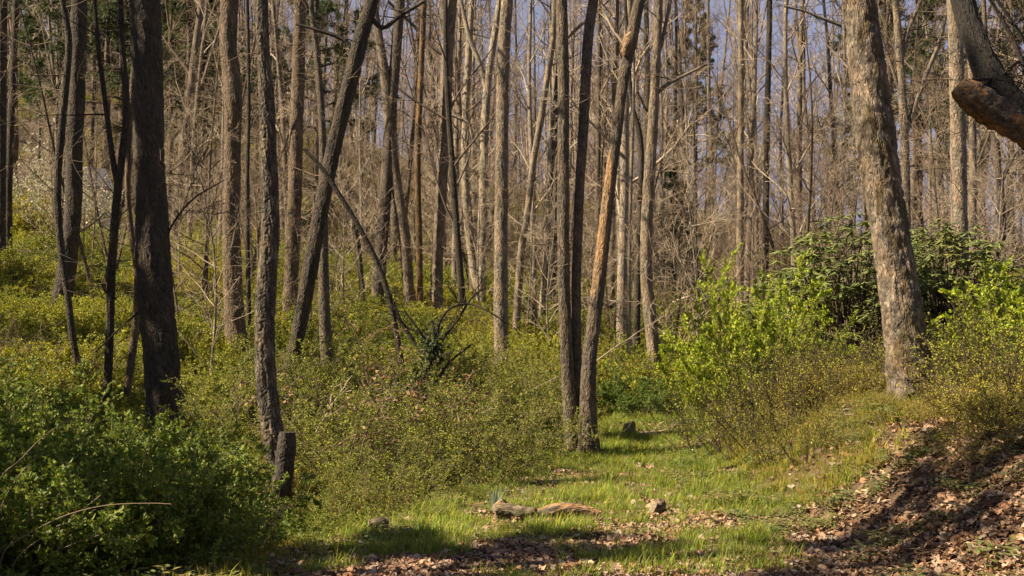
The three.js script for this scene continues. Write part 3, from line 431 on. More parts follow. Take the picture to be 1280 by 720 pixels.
const bright = makeShrub(430, 'bright_shrub', '', null, { stems: 30, h: 1.45, r: 0.35, el: [0.6, 1.5], kids: [8, 4], n: 4, len: 0.05, wid: 0.5, cols: BR, arch: 0.0, wob: 0.09, angle: [0.3, 0.8], ratio: [0.3, 0.45] }, M.twig);
const green = makeShrub(431, 'green_bush', '', null, { stems: 24, h: 0.8, r: 0.25, el: [0.2, 1.4], kids: [8, 5], n: 4, len: 0.045, wid: 0.55, cols: [[0.12, 0.19, 0.02], [0.15, 0.21, 0.025]], arch: -0.03, cat: 'bush' }, M.twig);
const rngS = RNG(88);
const put = (src, px, d, s, label, group, sy) => copyOf(src, onGround(px, d), rngS() * 6.28, sy ? V(s, sy, s) : s, label, group);
for (const [px, d, s] of [[25, 9.2, 0.8], [110, 8.8, 0.72], [200, 9.0, 0.7], [215, 9.3, 0.55], [40, 10.6, 0.85], [140, 10.6, 0.82], [215, 10.8, 0.62], [232, 11.4, 0.55], [-30, 12, 0.85], [75, 12.6, 0.78], [165, 12.8, 0.5], [262, 13.2, 0.45], [20, 14.0, 0.7], [-40, 8.5, 0.8]]) put(rngS.pick(honey), px, d, s);
for (const [px, d, s] of [[455, 11.7, 0.45], [470, 12.6, 0.7], [405, 14.0, 0.75], [462, 13.6, 0.85], [480, 14.6, 1.0], [420, 15.4, 1.0], [520, 15.3, 0.95], [560, 16, 0.9], [600, 16.4, 0.9], [640, 17, 0.85], [675, 17.6, 0.8], [500, 17, 1.0], [570, 18, 1.0], [630, 19, 0.9], [450, 18, 0.95], [300, 15.2, 0.9], [385, 18.5, 0.9], [492, 12.5, 0.58], [550, 13.5, 0.7], [604, 14.5, 0.7], [652, 15.7, 0.7], [520, 14.3, 0.85], [580, 15.2, 0.85], [650, 21, 0.8], [340, 20, 0.8]]) put(rngS.pick(loose), px, d, s);
for (const [px, d, s] of [[885, 16.2, 1.05], [912, 15.6, 0.9], [950, 14.7, 1.05], [930, 14.6, 0.75], [968, 13.3, 0.65], [1006, 12.6, 0.6], [985, 14.2, 0.95], [1012, 13.9, 0.8], [1010, 15.2, 0.9], [1085, 15.6, 0.9], [1060, 16.8, 0.95], [1190, 14.6, 1.0], [1215, 13.2, 1.05], [1250, 12.4, 1.05], [1225, 12.0, 0.75], [1235, 11.3, 0.85], [1275, 10.8, 0.95], [1210, 15.4, 1.15], [1275, 14.4, 1.15]]) put(rngS.pick(brown), px, d, s);
put(bright, 930, 18.0, 1.0, 'bright yellow-green shrub of upright shoots beside the twiggy shrubs', null, 1.4); put(bright, 895, 20, 0.7, 'small bright yellow-green shrub behind the upright-shoot shrub', null); put(bright, 975, 18.8, 0.8, 'bright yellow-green shrub at the foot of the rhododendrons', null);
put(bright, 1268, 15, 0.85, 'bright green leafy bush at the bank top beyond the lichen-crusted trunk', null, 0.95); put(bright, 1310, 13.4, 0.95, 'bright green bush at the edge of the bank', null);
put(green, 800, 21, 0.85, 'rounded mid-green bush where the grass path ends', null);  put(green, 660, 18.4, 0.8, 'low green bush in the thicket near the twin-stemmed tree', null); put(green, 560, 17.2, 0.75, 'low green bush in the dark hollow of the thicket', null);
// rhododendrons: whorls of long drooping leathery leaves
{
  const build = (seed, w, h) => {
    const rng = RNG(seed), g = new THREE.Group(), wood = new MB(), leaf = new MB(false); g.userData = { base: 'rhododendron', category: 'shrub', label: '' };
    for (let k = 0; k < 430; k++) {
      const az = rng() * 6.28, rr = Math.sqrt(rng()) * w, y = h * (0.12 + 0.88 * Math.pow(rng(), 0.7)) * (1 - 0.45 * (rr / w) ** 2), tip = V(Math.cos(az) * rr, y, Math.sin(az) * rr), base = V(tip.x * 0.25, 0, tip.z * 0.25);
      if (k % 2 === 0) { const m = base.clone().lerp(tip, 0.55).add(V(rng.g() * 0.2, 0.1, rng.g() * 0.2)); wood.tube([base.add(V(0, -0.1, 0)), m, tip], [0.025, 0.014, 0.006], 4); }
      const n = 9 + Math.floor(rng() * 5); for (let j = 0; j < n; j++) { const a = j / n * 6.28 + rng(), dr = rng.r(-0.75, 0.15), dir = V(Math.cos(a), dr, Math.sin(a)).normalize(), sd = V(-Math.sin(a), rng.g() * 0.2, Math.cos(a)).normalize(), L = rng.r(0.13, 0.21); leaf.leaf(tip, dir, sd, L, L * 0.3, -rng.r(0.05, 0.3), vary(rng, [0.135, 0.155, 0.035], 0.3)); }
    }
    part(g, 'stems', wood.geometry(), M.twigDark); part(g, 'foliage', leaf.geometry(), M.glossy); return g;
  };
  const a = build(440, 1.3, 2.4), b = build(441, 1.15, 2.25);
  copyOf(a, onGround(1055, 20.5), 0.4, V(1.05, 1.05, 1.05), 'large dark rhododendron with drooping leaves behind the lichen-crusted trunk'); copyOf(b, onGround(1190, 21), 2, V(1, 1.08, 1), 'tall dark rhododendron below the gnarled bough'); copyOf(b, onGround(985, 22), 4, 0.8, 'low rhododendron behind the bright yellow-green shrubs'); copyOf(a, onGround(1130, 23), 3, 0.95, 'rhododendron tucked between its two taller neighbours');
}
// sapling that kept its russet leaves, and the ivy-hung one
{
  const m = shrubMBs(450, { stems: 9, h: 1.75, r: 0.12, el: [0.6, 1.35], kids: [7, 3], n: 2, keep: 0.6, len: 0.06, wid: 0.5, leafUp: -0.3, cols: [[0.20, 0.10, 0.045], [0.24, 0.13, 0.065], [0.16, 0.08, 0.035]], stemR: 0.012 }), p = onGround(488, 15.4);
  const t = thing('beech_sapling', p, 'beech sapling still hung with dry russet leaves among the green bushes', 'sapling'); part(t, 'stems', m.wood.geometry(), M.twig); part(t, 'foliage', m.leaf.geometry(), M.dry);
  const m2 = shrubMBs(451, { stems: 6, h: 1.5, r: 0.1, el: [0.6, 1.35], kids: [7, 3], n: 2, keep: 0.45, len: 0.06, wid: 0.5, leafUp: -0.3, cols: [[0.22, 0.13, 0.07], [0.26, 0.16, 0.10]], stemR: 0.01 }), t2 = thing('beech_sapling', onGround(432, 13.6), 'smaller sapling with pale pinkish dry leaves beside the leafing bushes', 'sapling'); part(t2, 'stems', m2.wood.geometry(), M.twig); part(t2, 'foliage', m2.leaf.geometry(), M.dry);
  const d = 15.6, rng = RNG(62), b = onGround(518, d), s = thing('ivy_sapling', b, 'dark crooked sapling wrapped in clumps of ivy', 'sapling'), w = new MB(), lf = new MB(false);
  for (const px of [[[518, 575, 8], [520, 510, 7], [528, 472, 6], [545, 436, 5], [540, 400, 3]], [[522, 505, 5], [545, 478, 4], [560, 455, 3], [590, 430, 2.5]], [[519, 512, 5], [508, 488, 4], [498, 478, 3]], [[545, 436, 4], [550, 402, 3.5], [562, 386, 3], [585, 380, 2.5], [612, 390, 2], [632, 404, 1.5]], [[552, 425, 3.5], [572, 400, 3], [590, 372, 3], [606, 360, 2]], [[540, 440, 3], [525, 415, 3], [505, 388, 2.5]]]) { const [p2, r2] = catmull(px.map(([x, y, wd]) => ({ p: at(x, y, d + rng.g() * 0.1).sub(b), r: wd / 2 / F * d })), 0.06); w.tube(p2, r2, 8); for (let k = 0; k < 4; k++) grow(w, p2[Math.floor(rng.r(0.3, 1) * (p2.length - 1))], V(rng.g(), rng.g() + 0.2, rng.g()), 0.4, 0.005, 1, rng, LIMB); }
  part(s, 'stem', w.geometry(true), M.barkDark);
  for (const [x, y, rx, ry, n] of [[543, 436, 0.12, 0.22, 420], [506, 482, 0.2, 0.12, 420], [528, 470, 0.09, 0.2, 160]]) { const c = at(x, y, d).sub(b); for (let k = 0; k < n; k++) { const q = V(rng.g() * rx, rng.g() * ry, rng.g() * rx).add(c), dir = V(rng.g(), -0.3 + rng.g() * 0.5, rng.g()).normalize(), sd = V(rng.g(), rng.g(), rng.g()).cross(dir).normalize(); lf.leaf(q, dir, sd, 0.05, 0.045, 0.15, vary(rng, [0.05, 0.075, 0.018], 0.25)); } }
  part(s, 'ivy', lf.geometry(), M.leaf);
}
// far bushes by the lawn
{
  const yb = makeShrub(460, 'forsythia_bush', '', null, { stems: 30, h: 1.8, r: 0.5, el: [0.4, 1.4], kids: [8, 4], n: 4, len: 0.075, wid: 0.6, cols: [[0.50, 0.40, 0.02], [0.34, 0.31, 0.02], [0.15, 0.18, 0.02]], arch: -0.05, cat: 'bush' }, M.twig);
  const wb = makeShrub(461, 'blossom_bush', '', null, { stems: 24, h: 2.2, r: 0.5, el: [0.6, 1.45], kids: [8, 4], n: 3, len: 0.07, wid: 0.7, cols: [[0.70, 0.66, 0.54], [0.62, 0.57, 0.45], [0.30, 0.32, 0.12]], arch: -0.04, cat: 'bush' }, M.twig);
  put(yb, 42, 45, 1.1, 'yellow flowering bush at the top of the lawn', null); put(yb, 24, 46, 0.7, 'smaller yellow flowering bush at the lawn edge', null); put(wb, 76, 46, 1.35, 'white blossoming bush behind the yellow one', null); put(wb, 56, 50, 1.0, 'low white blossoming bush between the yellow bush and trees', null);
}

// ---------------------------------------------------------------- the white shed on the lawn
{
  const d = 60, c = onGround(108, d), t = thing('garden_shed', c, 'small white clapboard shed with a grey roof beyond the lawn', 'shed'); t.rotation.y = -0.75; t.scale.set(0.55, 1, 0.6);
  const W = 3.0, D = 2.6, Hh = 2.1, box = (w, h, dd) => new THREE.BoxGeometry(w, h, dd), add = (n, g, m, x, y, z) => { const p = part(t, n, g, m); p.position.set(x, y, z); return p; };
  add('wall', box(W - 0.06, Hh, D - 0.06), M.white, 0, Hh / 2 - 0.2, 0);
  const bd = box(W, 0.17, 0.03), bs = box(0.03, 0.17, D); for (let k = 0; k < 14; k++) { add('board', bd, M.white, 0, k * 0.175, D / 2 - 0.012).rotation.x = -0.06; add('board', bs, M.white, -W / 2 + 0.012, k * 0.175, 0).rotation.z = -0.06; add('board', bs, M.white, W / 2 - 0.012, k * 0.175, 0).rotation.z = 0.06; }
  const gable = new THREE.Shape([new THREE.Vector2(-W / 2, 0), new THREE.Vector2(W / 2, 0), new THREE.Vector2(0, 1.0)]); add('gable', new THREE.ExtrudeGeometry(gable, { depth: D - 0.05, bevelEnabled: false }), M.white, 0, Hh - 0.2, -D / 2 + 0.025);
  for (const s of [-1, 1]) { const r = add('roof', box(2.0, 0.07, D + 0.5), M.roof, s * 0.82, Hh + 0.31, 0); r.rotation.z = -s * 0.588; }
  const win = add('window', box(0.8, 0.9, 0.06), M.white, -0.7, 1.3, D / 2 + 0.01); const pane = part(win, 'pane', box(0.66, 0.76, 0.02), M.glass); pane.position.z = 0.035;
  add('door', box(0.85, 1.9, 0.06), M.white, 0.7, 0.8, D / 2 + 0.012);
}
// ---------------------------------------------------------------- cut logs, chunk, stump, sticks, daffodil leaves, brush pile
function log(name, px, lenPx, radPx, py, turn, label, bend, seed, cols, pts = 0) {
  const g = groundHit(px, py), d = -g.z, L = lenPx / F * d, r = radPx * 1.22 / F * d, rng = RNG(seed), P = [], R = [];
  const t = thing(name, V(g.x, g.y, g.z), label, 'log'); t.rotation.y = turn;
  for (let i = 0; i <= 18; i++) { const f = i / 18 - 0.5; P.push(V(f * L, r * 0.95 + bend * Math.sin(f * 5 + seed) * r, bend * 0.5 * Math.cos(f * 6) * r)); R.push(r * (0.85 + 0.22 * vnoise(i * 0.5, 1, seed)) * (i === 0 || i === 18 ? 0.9 : 1)); }
  const mb = new MB(); mb.tube(P, R, 26, { cap: true, capColor: [0.5, 0.38, 0.24], disp: barkDisp(seed, 0.2, 0), color: (an, s) => { const n = fbm(Math.cos(an) * 2 + 3, s * 9 + Math.sin(an) * 2, seed, 3); return cols.map((c) => 0)[0] === 0 ? [0, 1, 2].map((k) => mix(cols[0][k], cols[1][k], sstep(0.44, 0.56, n))) : [1, 1, 1]; } });
  part(t, 'bark', mb.geometry(true), M.wood);
  const k2 = new MB(); k2.tube([V(L * 0.1, r * 1.4, 0), V(L * 0.12, r * 2.0, 0.02)], [r * 0.28, r * 0.16], 10, { cap: true, capColor: cols[1], color: () => cols[1] }); part(t, 'knot', k2.geometry(true), M.wood);
}
log('cut_log', 645, 50, 8, 650, -0.25, 'short mossy cut log lying end to end with a longer orange one', 0.2, 3, [[0.25, 0.17, 0.10], [0.15, 0.13, 0.06]]);
log('cut_log', 626, 14, 8, 644, 1.0, 'short ridged log end pointing up beside the grey-green leaf blades', 0.1, 5, [[0.40, 0.24, 0.14], [0.22, 0.14, 0.09]]);
log('cut_log', 708, 84, 7.5, 650, 0.08, 'longer peeling orange-brown log lying in the grass', 0.55, 8, [[0.48, 0.25, 0.11], [0.20, 0.15, 0.10]]);
log('wood_chunk', 822, 15, 8, 643, 0.5, 'stubby split chunk of wood alone in the grass', 0.1, 12, [[0.16, 0.10, 0.065], [0.34, 0.24, 0.15]]);
log('fallen_log', 473, 22, 7, 664, 0.3, 'dark rotting log end at the foot of the thicket', 0.2, 14, [[0.12, 0.09, 0.06], [0.17, 0.13, 0.08]]);
{
  const g = onGround(786, 18.2), t = thing('tree_stump', g, 'low pale stump at the far end of the grass path', 'stump'), mb = new MB();
  mb.tube([V(0, -0.1, 0), V(0, 0.05, 0), V(0.01, 0.17, 0), V(0.0, 0.2, 0)], [0.11, 0.09, 0.08, 0.075], 22, { cap: true, capColor: [0.48, 0.38, 0.27], disp: barkDisp(5, 0.12, 0.3), color: () => [0.27, 0.2, 0.14] }); part(t, 'bark', mb.geometry(true), M.wood);
  const stick = (px0, py0, px1, py1, dd, w, label, seed, group) => { const rng = RNG(seed), a = at(px0, py0, dd), b = at(px1, py1, dd + 0.2); a.y = Math.max(a.y, H(a.x, a.z) + 0.02); b.y = Math.max(b.y, H(b.x, b.z) + 0.02); const s = thing('fallen_branch', a, label, 'branch', group), P = [], R = []; for (let i = 0; i <= 8; i++) { P.push(a.clone().lerp(b, i / 8).sub(a).add(V(0, Math.sin(i / 8 * 3.1) * 0.02 + rng.g() * 0.01, rng.g() * 0.01))); R.push(w * (1 - 0.5 * i / 8)); } const m = new MB(); m.tube(P, R, 8); for (let k = 0; k < 4; k++) grow(m, P[2 + k], V(rng.g(), 0.15 + rng() * 0.3, rng.g()), 0.25, w * 0.35, 1, rng, { ...LIMB, kids: [2, 2, 0] }); part(s, 'wood', m.geometry(true), M.twigPale); };
  stick(778, 551, 836, 549, 18.1, 0.026, 'pale barkless branch lying across the low stump', 21); stick(690, 576, 745, 566, 17, 0.02, 'fallen stick at the foot of the twin-stemmed tree', 22); stick(800, 562, 862, 553, 18.4, 0.018, 'fallen stick in the grass beyond the low stump', 23);
  stick(640, 500, 705, 470, 19, 0.012, 'bare stick poking from the thicket by the twin-stemmed tree', 25); for (const [a, b, c, e, dd, k] of [[440, 600, 510, 540, 13.4, 31], [500, 560, 560, 575, 14.2, 32], [395, 540, 440, 470, 13.8, 33], [560, 540, 620, 500, 15, 34], [585, 600, 640, 560, 14.6, 35], [520, 600, 575, 580, 13.6, 36], [610, 585, 665, 560, 15.4, 37]]) stick(a, b, c, e, dd, 0.008, 'pale dead stick caught in the thicket beside the path', k, 'dead sticks in the thicket'); stick(740, 455, 830, 395, 19.5, 0.012, 'bare bough angling up across the sturdy tan trunk', 26);
}
{
  const g = groundHit(618, 640), rng = RNG(31), t = thing('daffodil_clump', g, 'clump of upright grey-green daffodil leaf blades beside the cut logs', 'plant');
  for (let k = 0; k < 26; k++) { const m = new MB(false), az = rng() * 6.28, tilt = rng.r(0.05, 0.6), h = rng.r(0.13, 0.23), w = 0.012; const side = V(-Math.sin(az), 0, Math.cos(az)); let prev = null; m.col = vary(rng, [0.20, 0.27, 0.19], 0.15);
    for (let i = 0; i <= 4; i++) { const f = i / 4, o = V(Math.cos(az) * (0.03 + tilt * h * f * f), h * f, Math.sin(az) * (0.03 + tilt * h * f * f)), ww = w * (1 - 0.8 * f ** 3) / 2; const a = m.vert(o.x - side.x * ww, o.y, o.z - side.z * ww, 0, 1, 0, 0, f), b = m.vert(o.x + side.x * ww, o.y, o.z + side.z * ww, 0, 1, 0, 1, f); if (prev) { m.tri(prev[0], prev[1], a); m.tri(prev[1], b, a); } prev = [a, b]; }
    part(t, 'leaf', m.geometry(), M.leaf); }
}
{ // brush pile and fallen trunk far behind the peeling tree
  const g = onGround(775, 36), rng = RNG(41), t = thing('brush_pile', g, 'heap of dead boughs piled between trunks on the far slope', 'brush pile');
  for (let k = 0; k < 40; k++) { const m = new MB(), a = rng.r(-1.6, 1.6), p = V(a, rng.r(0, 0.8), rng.g() * 0.6); grow(m, p, V(rng.g() > 0 ? 1 : -1, rng.g() * 0.5, rng.g() * 0.4), rng.r(0.7, 1.7), rng.r(0.015, 0.045), 1, rng, LIMB); part(t, 'bough', m.geometry(), k % 3 ? M.twigDark : M.twigPale); }
  const f = thing('fallen_log', onGround(800, 35), 'weathered fallen trunk lying along the brush pile', 'log'), m = new MB(); m.tube([V(-1.8, 0.9, 0), V(-0.6, 0.7, 0.1), V(0.8, 0.35, 0.1), V(2.0, 0.15, 0)], [0.10, 0.14, 0.16, 0.18], 20, { cap: true, capColor: [1.5, 1, 0.6], disp: barkDisp(9, 0.12, 0) }); part(f, 'bark', m.geometry(true), M.barkGrey);
}
// pale bramble canes arching out of the dark bushes
[[[[0, 600], [25, 575], [55, 545], [95, 520]], 8.5], [[[5, 690], [40, 665], [80, 645], [130, 632], [190, 629], [214, 630]], 8.0], [[[20, 700], [70, 660], [105, 635], [125, 620]], 8.05], [[[0, 640], [20, 600], [45, 570]], 8.3]].forEach(([px, d], k) => {
  const W = px.map(([x, y], i) => at(x, y, d - 0.08 * i)), b = W[0].clone(); b.y = H(b.x, b.z); const t = thing('bramble_cane', b, ['pale bramble cane slanting steeply out of the dark bushes', 'long pale bramble cane arching low over the dark bushes', 'bramble cane crossing under the long arching one', 'short bramble cane leaning at the edge of the dark bushes', 'short pale cane at the foot of the dark bushes', 'thin cane tip at the end of the dark bushes'][k], 'bramble');
  const [p, r] = catmull([{ p: b.clone().add(V(-0.1, -0.1, -0.2)), r: 0.006 }, ...W.map((p, i) => ({ p, r: 0.0045 - i * 0.0006 }))].map((a) => ({ p: a.p.sub(b), r: a.r })), 0.05), m = new MB(); m.tube(p, r, 6); part(t, 'cane', m.geometry(), M.twig);
});

// ---------------------------------------------------------------- ground cover nobody could count
{
  const rng = RNG(500), clump = (seed, o) => { const m = shrubMBs(seed, o), a = m.wood, b = m.leaf; a.smooth = false; const off = a.p.length / 3; const w = o.woodCol; for (let i = 0; i < a.c.length; i += 3) { a.c[i] *= w[0]; a.c[i + 1] *= w[1]; a.c[i + 2] *= w[2]; } for (const k of ['p', 'u', 'c']) for (const v of b[k]) a[k].push(v); for (const v of b.i) a.i.push(v + off); return a.geometry(); };
  const base = { stems: 12, h: 0.62, r: 0.35, el: [0.4, 1.4], kids: [5, 4], n: 3, len: 0.042, wid: 0.62, arch: -0.05, stemR: 0.004, rmin: 0.002 };
  const kindsU = [clump(501, { ...base, cols: YG, keep: 0.9, woodCol: [0.14, 0.10, 0.06] }), clump(502, { ...base, cols: [...YG, ...OL], h: 0.75, stems: 14, woodCol: [0.14, 0.10, 0.06] }), clump(503, { ...base, cols: OL, h: 0.5, woodCol: [0.11, 0.08, 0.05] }), clump(504, { ...base, cols: [[0.26, 0.20, 0.10], ...YG, ...YG], keep: 0.6, h: 0.7, stems: 16, angle: [0.3, 0.8], woodCol: [0.20, 0.14, 0.085] }),
    clump(505, { ...base, cols: [...YG, [0.26, 0.20, 0.11]], len: 0.026, n: 2, keep: 0.6, kids: [6, 4], h: 0.6, stems: 15, el: [0.7, 1.45], angle: [0.3, 0.8], arch: 0, woodCol: [0.18, 0.115, 0.07] }), clump(506, { ...base, cols: OL, len: 0.03, n: 3, kids: [6, 4], h: 0.5, woodCol: [0.1, 0.075, 0.045] }),
    clump(507, { ...base, n: 0, cols: OL, kids: [6, 4], h: 0.95, stems: 13, el: [0.6, 1.4], woodCol: [0.2, 0.145, 0.095] })];
  const lists = [[], [], [], [], [], [], []];
  const add = (x, d, s, w) => { const z = -d, f3 = clamp((fbm(x * 0.3, z * 0.3, 525, 3) - 0.32) / 0.36 + rng.g() * 0.12, 0, 0.999), k = rng() < 0.07 && d > 14 ? 6 : w[Math.floor(f3 * w.length)]; if (d > 16 && vnoise(x * 0.55, z * 0.55, 526) > 0.74 && rng() < 0.75) return; const n = fbm(x * 0.35, z * 0.35, 520, 3), v = 0.7 + 0.6 * n + rng.g() * 0.12; s *= (0.7 + 0.6 * vnoise(x * 0.7, z * 0.7, 527)) * (d < 26 ? 0.78 : 0.9); { const q = x / d * F + 640; if (q > 150 && q < 400 && d < 17) s *= 0.6; } lists[k].push([V(x, H(x, z), z), rng() * 6.28, [s, s * rng.r(0.7, 1.2), s], [v * (0.9 + 0.25 * n), v, v]]); };
  for (let k = 0; k < 5200; k++) { // left and middle slope
    const d = 14.5 + 34 * Math.pow(rng(), 0.8), px = rng.r(-60, 900), x = (px - 640) / F * d, off = pathC(d) - pathHalf(d) - x; if (off < (d < 19 ? 1.9 : 0.4) && d < 22) continue; if (d < 22 && x > pathC(d) + pathHalf(d) - 0.2) continue;
    if (d > 33 && px < 190 && rng() < 0.85) continue; if (d > 40 && rng() < 0.5) continue;
    add(x, d, rng.r(0.65, 1.25) * (off < 1 ? 0.7 : 1), px < 560 ? [0, 2, 1, 0, 2, 1] : [0, 1, 3, 1, 2, 3]);
  }
  for (let k = 0; k < 900; k++) { const d = 9 + 6 * rng(), px = rng.r(-40, 470), x = (px - 640) / F * d, off = pathC(d) - pathHalf(d) - x; if (off < 0.4 || (px > 318 && px < 385 && d < 12.6)) continue; add(x, d, rng.r(0.45, 0.8), [5, 5, 4]); }
  for (let k = 0; k < 1500; k++) { // the bank
    const d = 9.5 + 15 * rng(), px = rng.r(860, 1360), x = (px - 640) / F * d, off = x - pathC(d) - pathHalf(d); if (off < 0.9 || rng() < 0.25) continue; const foot = px > 1000 && px < 1215 && d < 14 ? 0.38 : 1; add(x, d, rng.r(0.5, 0.95) * sstep(0.3, 1.6, off) * foot, [4, 4, 4, 5]);
  }
  for (let k = 0; k < 900; k++) { const d = 22 + 26 * rng(), px = rng.r(760, 1330), x = (px - 640) / F * d; add(x, d, rng.r(0.8, 1.3), [3, 3, 1]); }
  for (let k = 0; k < 1700; k++) { const d = 50 + 70 * rng(), px = rng.r(-60, 1340), x = (px - 640) / F * d; if (px < 190 && d < 62) continue; add(x, d, rng.r(1.2, 2.4), [6, 3, 6, 6, 3]); }
  ['yellow-green low leafy growth covering the slope', 'mixed green and yellow leafy growth covering the slope', 'olive green low growth under the trees', 'brownish twiggy low growth on the far slope', 'fine brown-stemmed growth with tiny leaves on the bank', 'fine-leaved olive growth under the dark bushes', 'leafless brown stems of last year standing among the growth'].forEach((l, k) => scatter('undergrowth', kindsU[k], M.leaf, lists[k], l, 'undergrowth'));

  // grass on the path
  const tuft = (seed, n, hh, spread) => { const r = RNG(seed), m = new MB(false); for (let k = 0; k < n; k++) { const az = r() * 6.28, ba = r() * 6.28, br = spread * Math.sqrt(r()), tilt = r.r(0.1, 0.9), h = hh * r.r(0.5, 1.2), w = r.r(0.003, 0.0055), cx = Math.cos(ba) * br, cz = Math.sin(ba) * br, sx = -Math.sin(az) * w / 2, sz = Math.cos(az) * w / 2; m.col = vary(r, r() < 0.08 ? [0.30, 0.24, 0.09] : [0.225, 0.30, 0.028], 0.3);
    const pt = (f) => [cx + Math.cos(az) * tilt * h * f * f, h * f * (1 - 0.25 * tilt * f), cz + Math.sin(az) * tilt * h * f * f]; const p0 = pt(0), p1 = pt(0.55), p2 = pt(1); const a = m.vert(p0[0] - sx, p0[1] - 0.01, p0[2] - sz, 0, 1, 0, 0, 0), b = m.vert(p0[0] + sx, p0[1] - 0.01, p0[2] + sz, 0, 1, 0, 1, 0), c = m.vert(p1[0] - sx, p1[1], p1[2] - sz, 0, 1, 0, 0, 0.5), e = m.vert(p1[0] + sx, p1[1], p1[2] + sz, 0, 1, 0, 1, 0.5), f = m.vert(p2[0], p2[1], p2[2], 0, 1, 0, 0.5, 1); m.tri(a, b, c); m.tri(b, e, c); m.tri(c, e, f); } return m.geometry(); };
  const gl = [[], []], logD = -groundHit(680, 650).z;
  for (let k = 0; k < 60000 && gl[0].length + gl[1].length < 26000; k++) {
    const d = 7 + 14 * rng(), c = pathC(d), hw = pathHalf(d), x = c + (rng() * 2 - 0.85) * (hw + 1.3), off = Math.abs(x - c) - hw, n = fbm(x * 1.1, d * 1.1, 530, 3);
    if (Math.abs(d - logD + 0.12) < 0.3 && rng() < 0.8) { const q = x / d * F + 640; if ((q > 610 && q < 752) || (q > 808 && q < 836)) continue; }
    let den = sstep(0.30, 0.52, n + 0.16 * sstep(10, 11.5, d) - 0.13 * (1 - sstep(8.5, 10.3, d)) - 0.16 * sstep(1.6, 3, x) * (1 - sstep(10.6, 12, d))); den *= 1 - 0.75 * sstep(x < c ? -0.1 : 0.5, x < c ? 0.8 : 2, off); if (rng() > den) continue;
    const v = 0.8 + 0.4 * fbm(x * 0.8, d * 0.8, 533, 2); gl[rng() < 0.5 ? 0 : 1].push([V(x, H(x, -d), -d), rng() * 6.28, rng.r(0.45, 1.15) * (0.35 + 1.1 * vnoise(x * 3.1, d * 3.1, 536)), [v * rng.r(0.85, 1.25) * (off > 0.3 ? 1.25 : 1), v, v * 0.9]]);
  }
  scatter('grass', tuft(541, 15, 0.085, 0.05), M.leaf, gl[0], 'short spring grass growing along the path', 'grass'); scatter('grass', tuft(542, 11, 0.12, 0.04), M.leaf, gl[1], 'taller grass blades scattered along the path', 'grass');
  // lawn on the far slope
  const ll = []; for (let k = 0; k < 6000; k++) { const d = 33 + 26 * rng(), px = rng.r(-60, 330), x = (px - 640) / F * d; if (px > 170 && rng() < 0.5) continue; ll.push([V(x, H(x, -d), -d), rng() * 6.28, rng.r(1.4, 2.4), [rng.r(0.9, 1.3), 1, 0.8]]); }
  scatter('lawn_grass', tuft(543, 26, 0.1, 0.14), M.leaf, ll, 'sunlit green grass of the lawn on the far slope', 'grass');

  // fallen leaves
  const fallen = (seed) => { const r = RNG(seed), m = new MB(false), L = 0.075, rows = 4, idx = []; for (let i = 0; i <= rows; i++) { const f = i / rows, w = 0.034 * Math.sin(Math.PI * (0.06 + 0.9 * f)) * r.r(0.75, 1.2), y = 0.02 * Math.sin(f * 3 + r() * 2) + r() * 0.006; idx.push([m.vert((f - 0.5) * L, y + r.r(0.002, 0.02), -w, 0, 1, 0, f, 0), m.vert((f - 0.5) * L, y, 0, 0, 1, 0, f, 0.5), m.vert((f - 0.5) * L, y + r.r(0.0, 0.018), w, 0, 1, 0, f, 1)]); } for (let i = 0; i < rows; i++) for (let k = 0; k < 2; k++) { m.tri(idx[i][k], idx[i][k + 1], idx[i + 1][k]); m.tri(idx[i][k + 1], idx[i + 1][k + 1], idx[i + 1][k]); } return m.geometry(); };
  const fl = [[], [], []];
  for (let k = 0; k < 120000 && fl[0].length + fl[1].length + fl[2].length < 40000; k++) {
    const near = rng() < 0.8, d = near ? 6.5 + 13 * Math.pow(rng(), 1.3) : 12 + 26 * rng(), px = near ? rng.r(330, 1330) : rng.r(-40, 1300), x = (px - 640) / F * d, n = fbm(x * 1.1, d * 1.1, 530, 3), n2 = fbm(x * 2, d * 2, 531, 2);
    let den = 0.18 + 0.75 * sstep(0.52, 0.36, n - 0.12 * (1 - sstep(8.5, 10.5, d)) - 0.14 * sstep(1.4, 3, x)) * sstep(0.25, 0.6, n2 + 0.1); den = Math.max(den, 0.75 * sstep(1.6, 2.6, x) * (1 - sstep(10.0, 11.4, d))); if (d > 11.5 && d < 17) den *= 0.55; if (rng() > den) continue;
    const t = rng.pick([[0.25, 0.15, 0.095], [0.32, 0.21, 0.14], [0.20, 0.115, 0.068], [0.38, 0.27, 0.19], [0.14, 0.08, 0.05]]); fl[k % 3].push([V(x, H(x, -d) + 0.004 + 0.012 * rng(), -d), rng() * 6.28, rng.r(0.5, 1.05) * (rng() < 0.4 ? 0.5 : 1), vary(rng, t, 0.28), rng.g() * 0.5, rng.g() * 0.5]);
  }
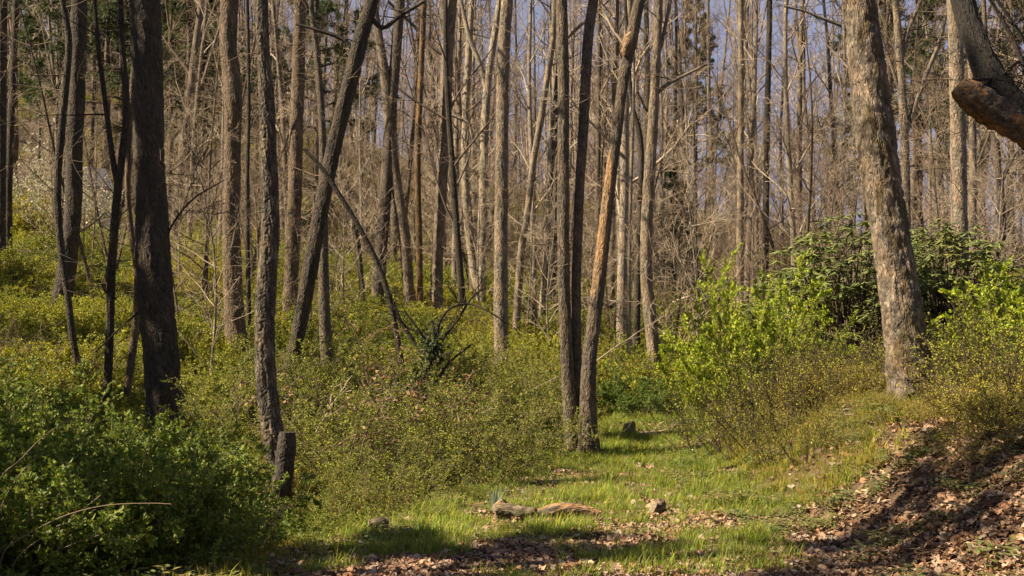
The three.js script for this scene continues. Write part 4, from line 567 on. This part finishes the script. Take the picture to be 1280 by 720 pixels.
  fl.forEach((l, k) => scatter('leaf_litter', fallen(550 + k), M.dry, l, ['dry brown fallen leaves strewn over path and woodland floor', 'curled tan fallen leaves strewn over path and woodland floor', 'crumpled russet fallen leaves strewn over path and woodland floor'][k], 'leaves'));
  const bits = (() => { const r = RNG(570), m = new MB(); m.tube([V(-0.09, 0.004, 0), V(-0.02, 0.008, 0.006), V(0.05, 0.006, -0.004), V(0.1, 0.01, 0.004)], [0.003, 0.003, 0.0025, 0.0015], 4); m.tube([V(0.01, 0.007, 0), V(0.04, 0.012, 0.03)], [0.002, 0.001], 3); return m.geometry(); })(), bl = [];
  for (let k = 0; k < 1500; k++) { const d = 7 + 13 * rng(), px = rng.r(330, 1330), x = (px - 640) / F * d; bl.push([V(x, H(x, -d) + 0.012, -d), rng() * 6.28, rng.r(0.5, 1.8), vary(rng, [0.9, 0.85, 0.8], 0.3), rng.g() * 0.15, rng.g() * 0.15]); }
  scatter('fallen_twigs', bits, M.twig, bl, 'short dead twigs scattered on the path and litter', 'twigs');
  // low green weeds at the foot of the bank and along the path
  const weed = (() => { const r = RNG(560), m = new MB(false); for (let k = 0; k < 40; k++) { const az = r() * 6.28, q = V(r.g() * 0.09, r.r(0.0, 0.09), r.g() * 0.09), dir = V(Math.cos(az), r.r(0, 0.6), Math.sin(az)).normalize(), sd = V(-Math.sin(az), 0, Math.cos(az)); m.leaf(q, dir, sd, r.r(0.025, 0.05), 0.026, 0.12, vary(r, [0.15, 0.165, 0.028], 0.3)); } return m.geometry(); })();
  const wl = []; for (let k = 0; k < 9000 && wl.length < 800; k++) { const d = 7.5 + 12 * rng(), c = pathC(d), hw = pathHalf(d), x = c + (rng() < 0.35 ? -1 : 1) * (hw + rng.r(-0.4, 2.6)), n = fbm(x * 1.4, d * 1.4, 561, 3); if (n < 0.52) continue; wl.push([V(x, H(x, -d), -d), rng() * 6.28, rng.r(0.6, 1.6), [rng.r(0.8, 1.3), 1, 1]]); }
  scatter('low_weeds', weed, M.leaf, wl, 'small leafy weeds along the foot of the bank', 'weeds');
}
scene.traverse((o) => { for (const k of Object.keys(o.userData)) if (o.userData[k] == null || o.userData[k] === '') delete o.userData[k]; });
renderer.render(scene, camera);
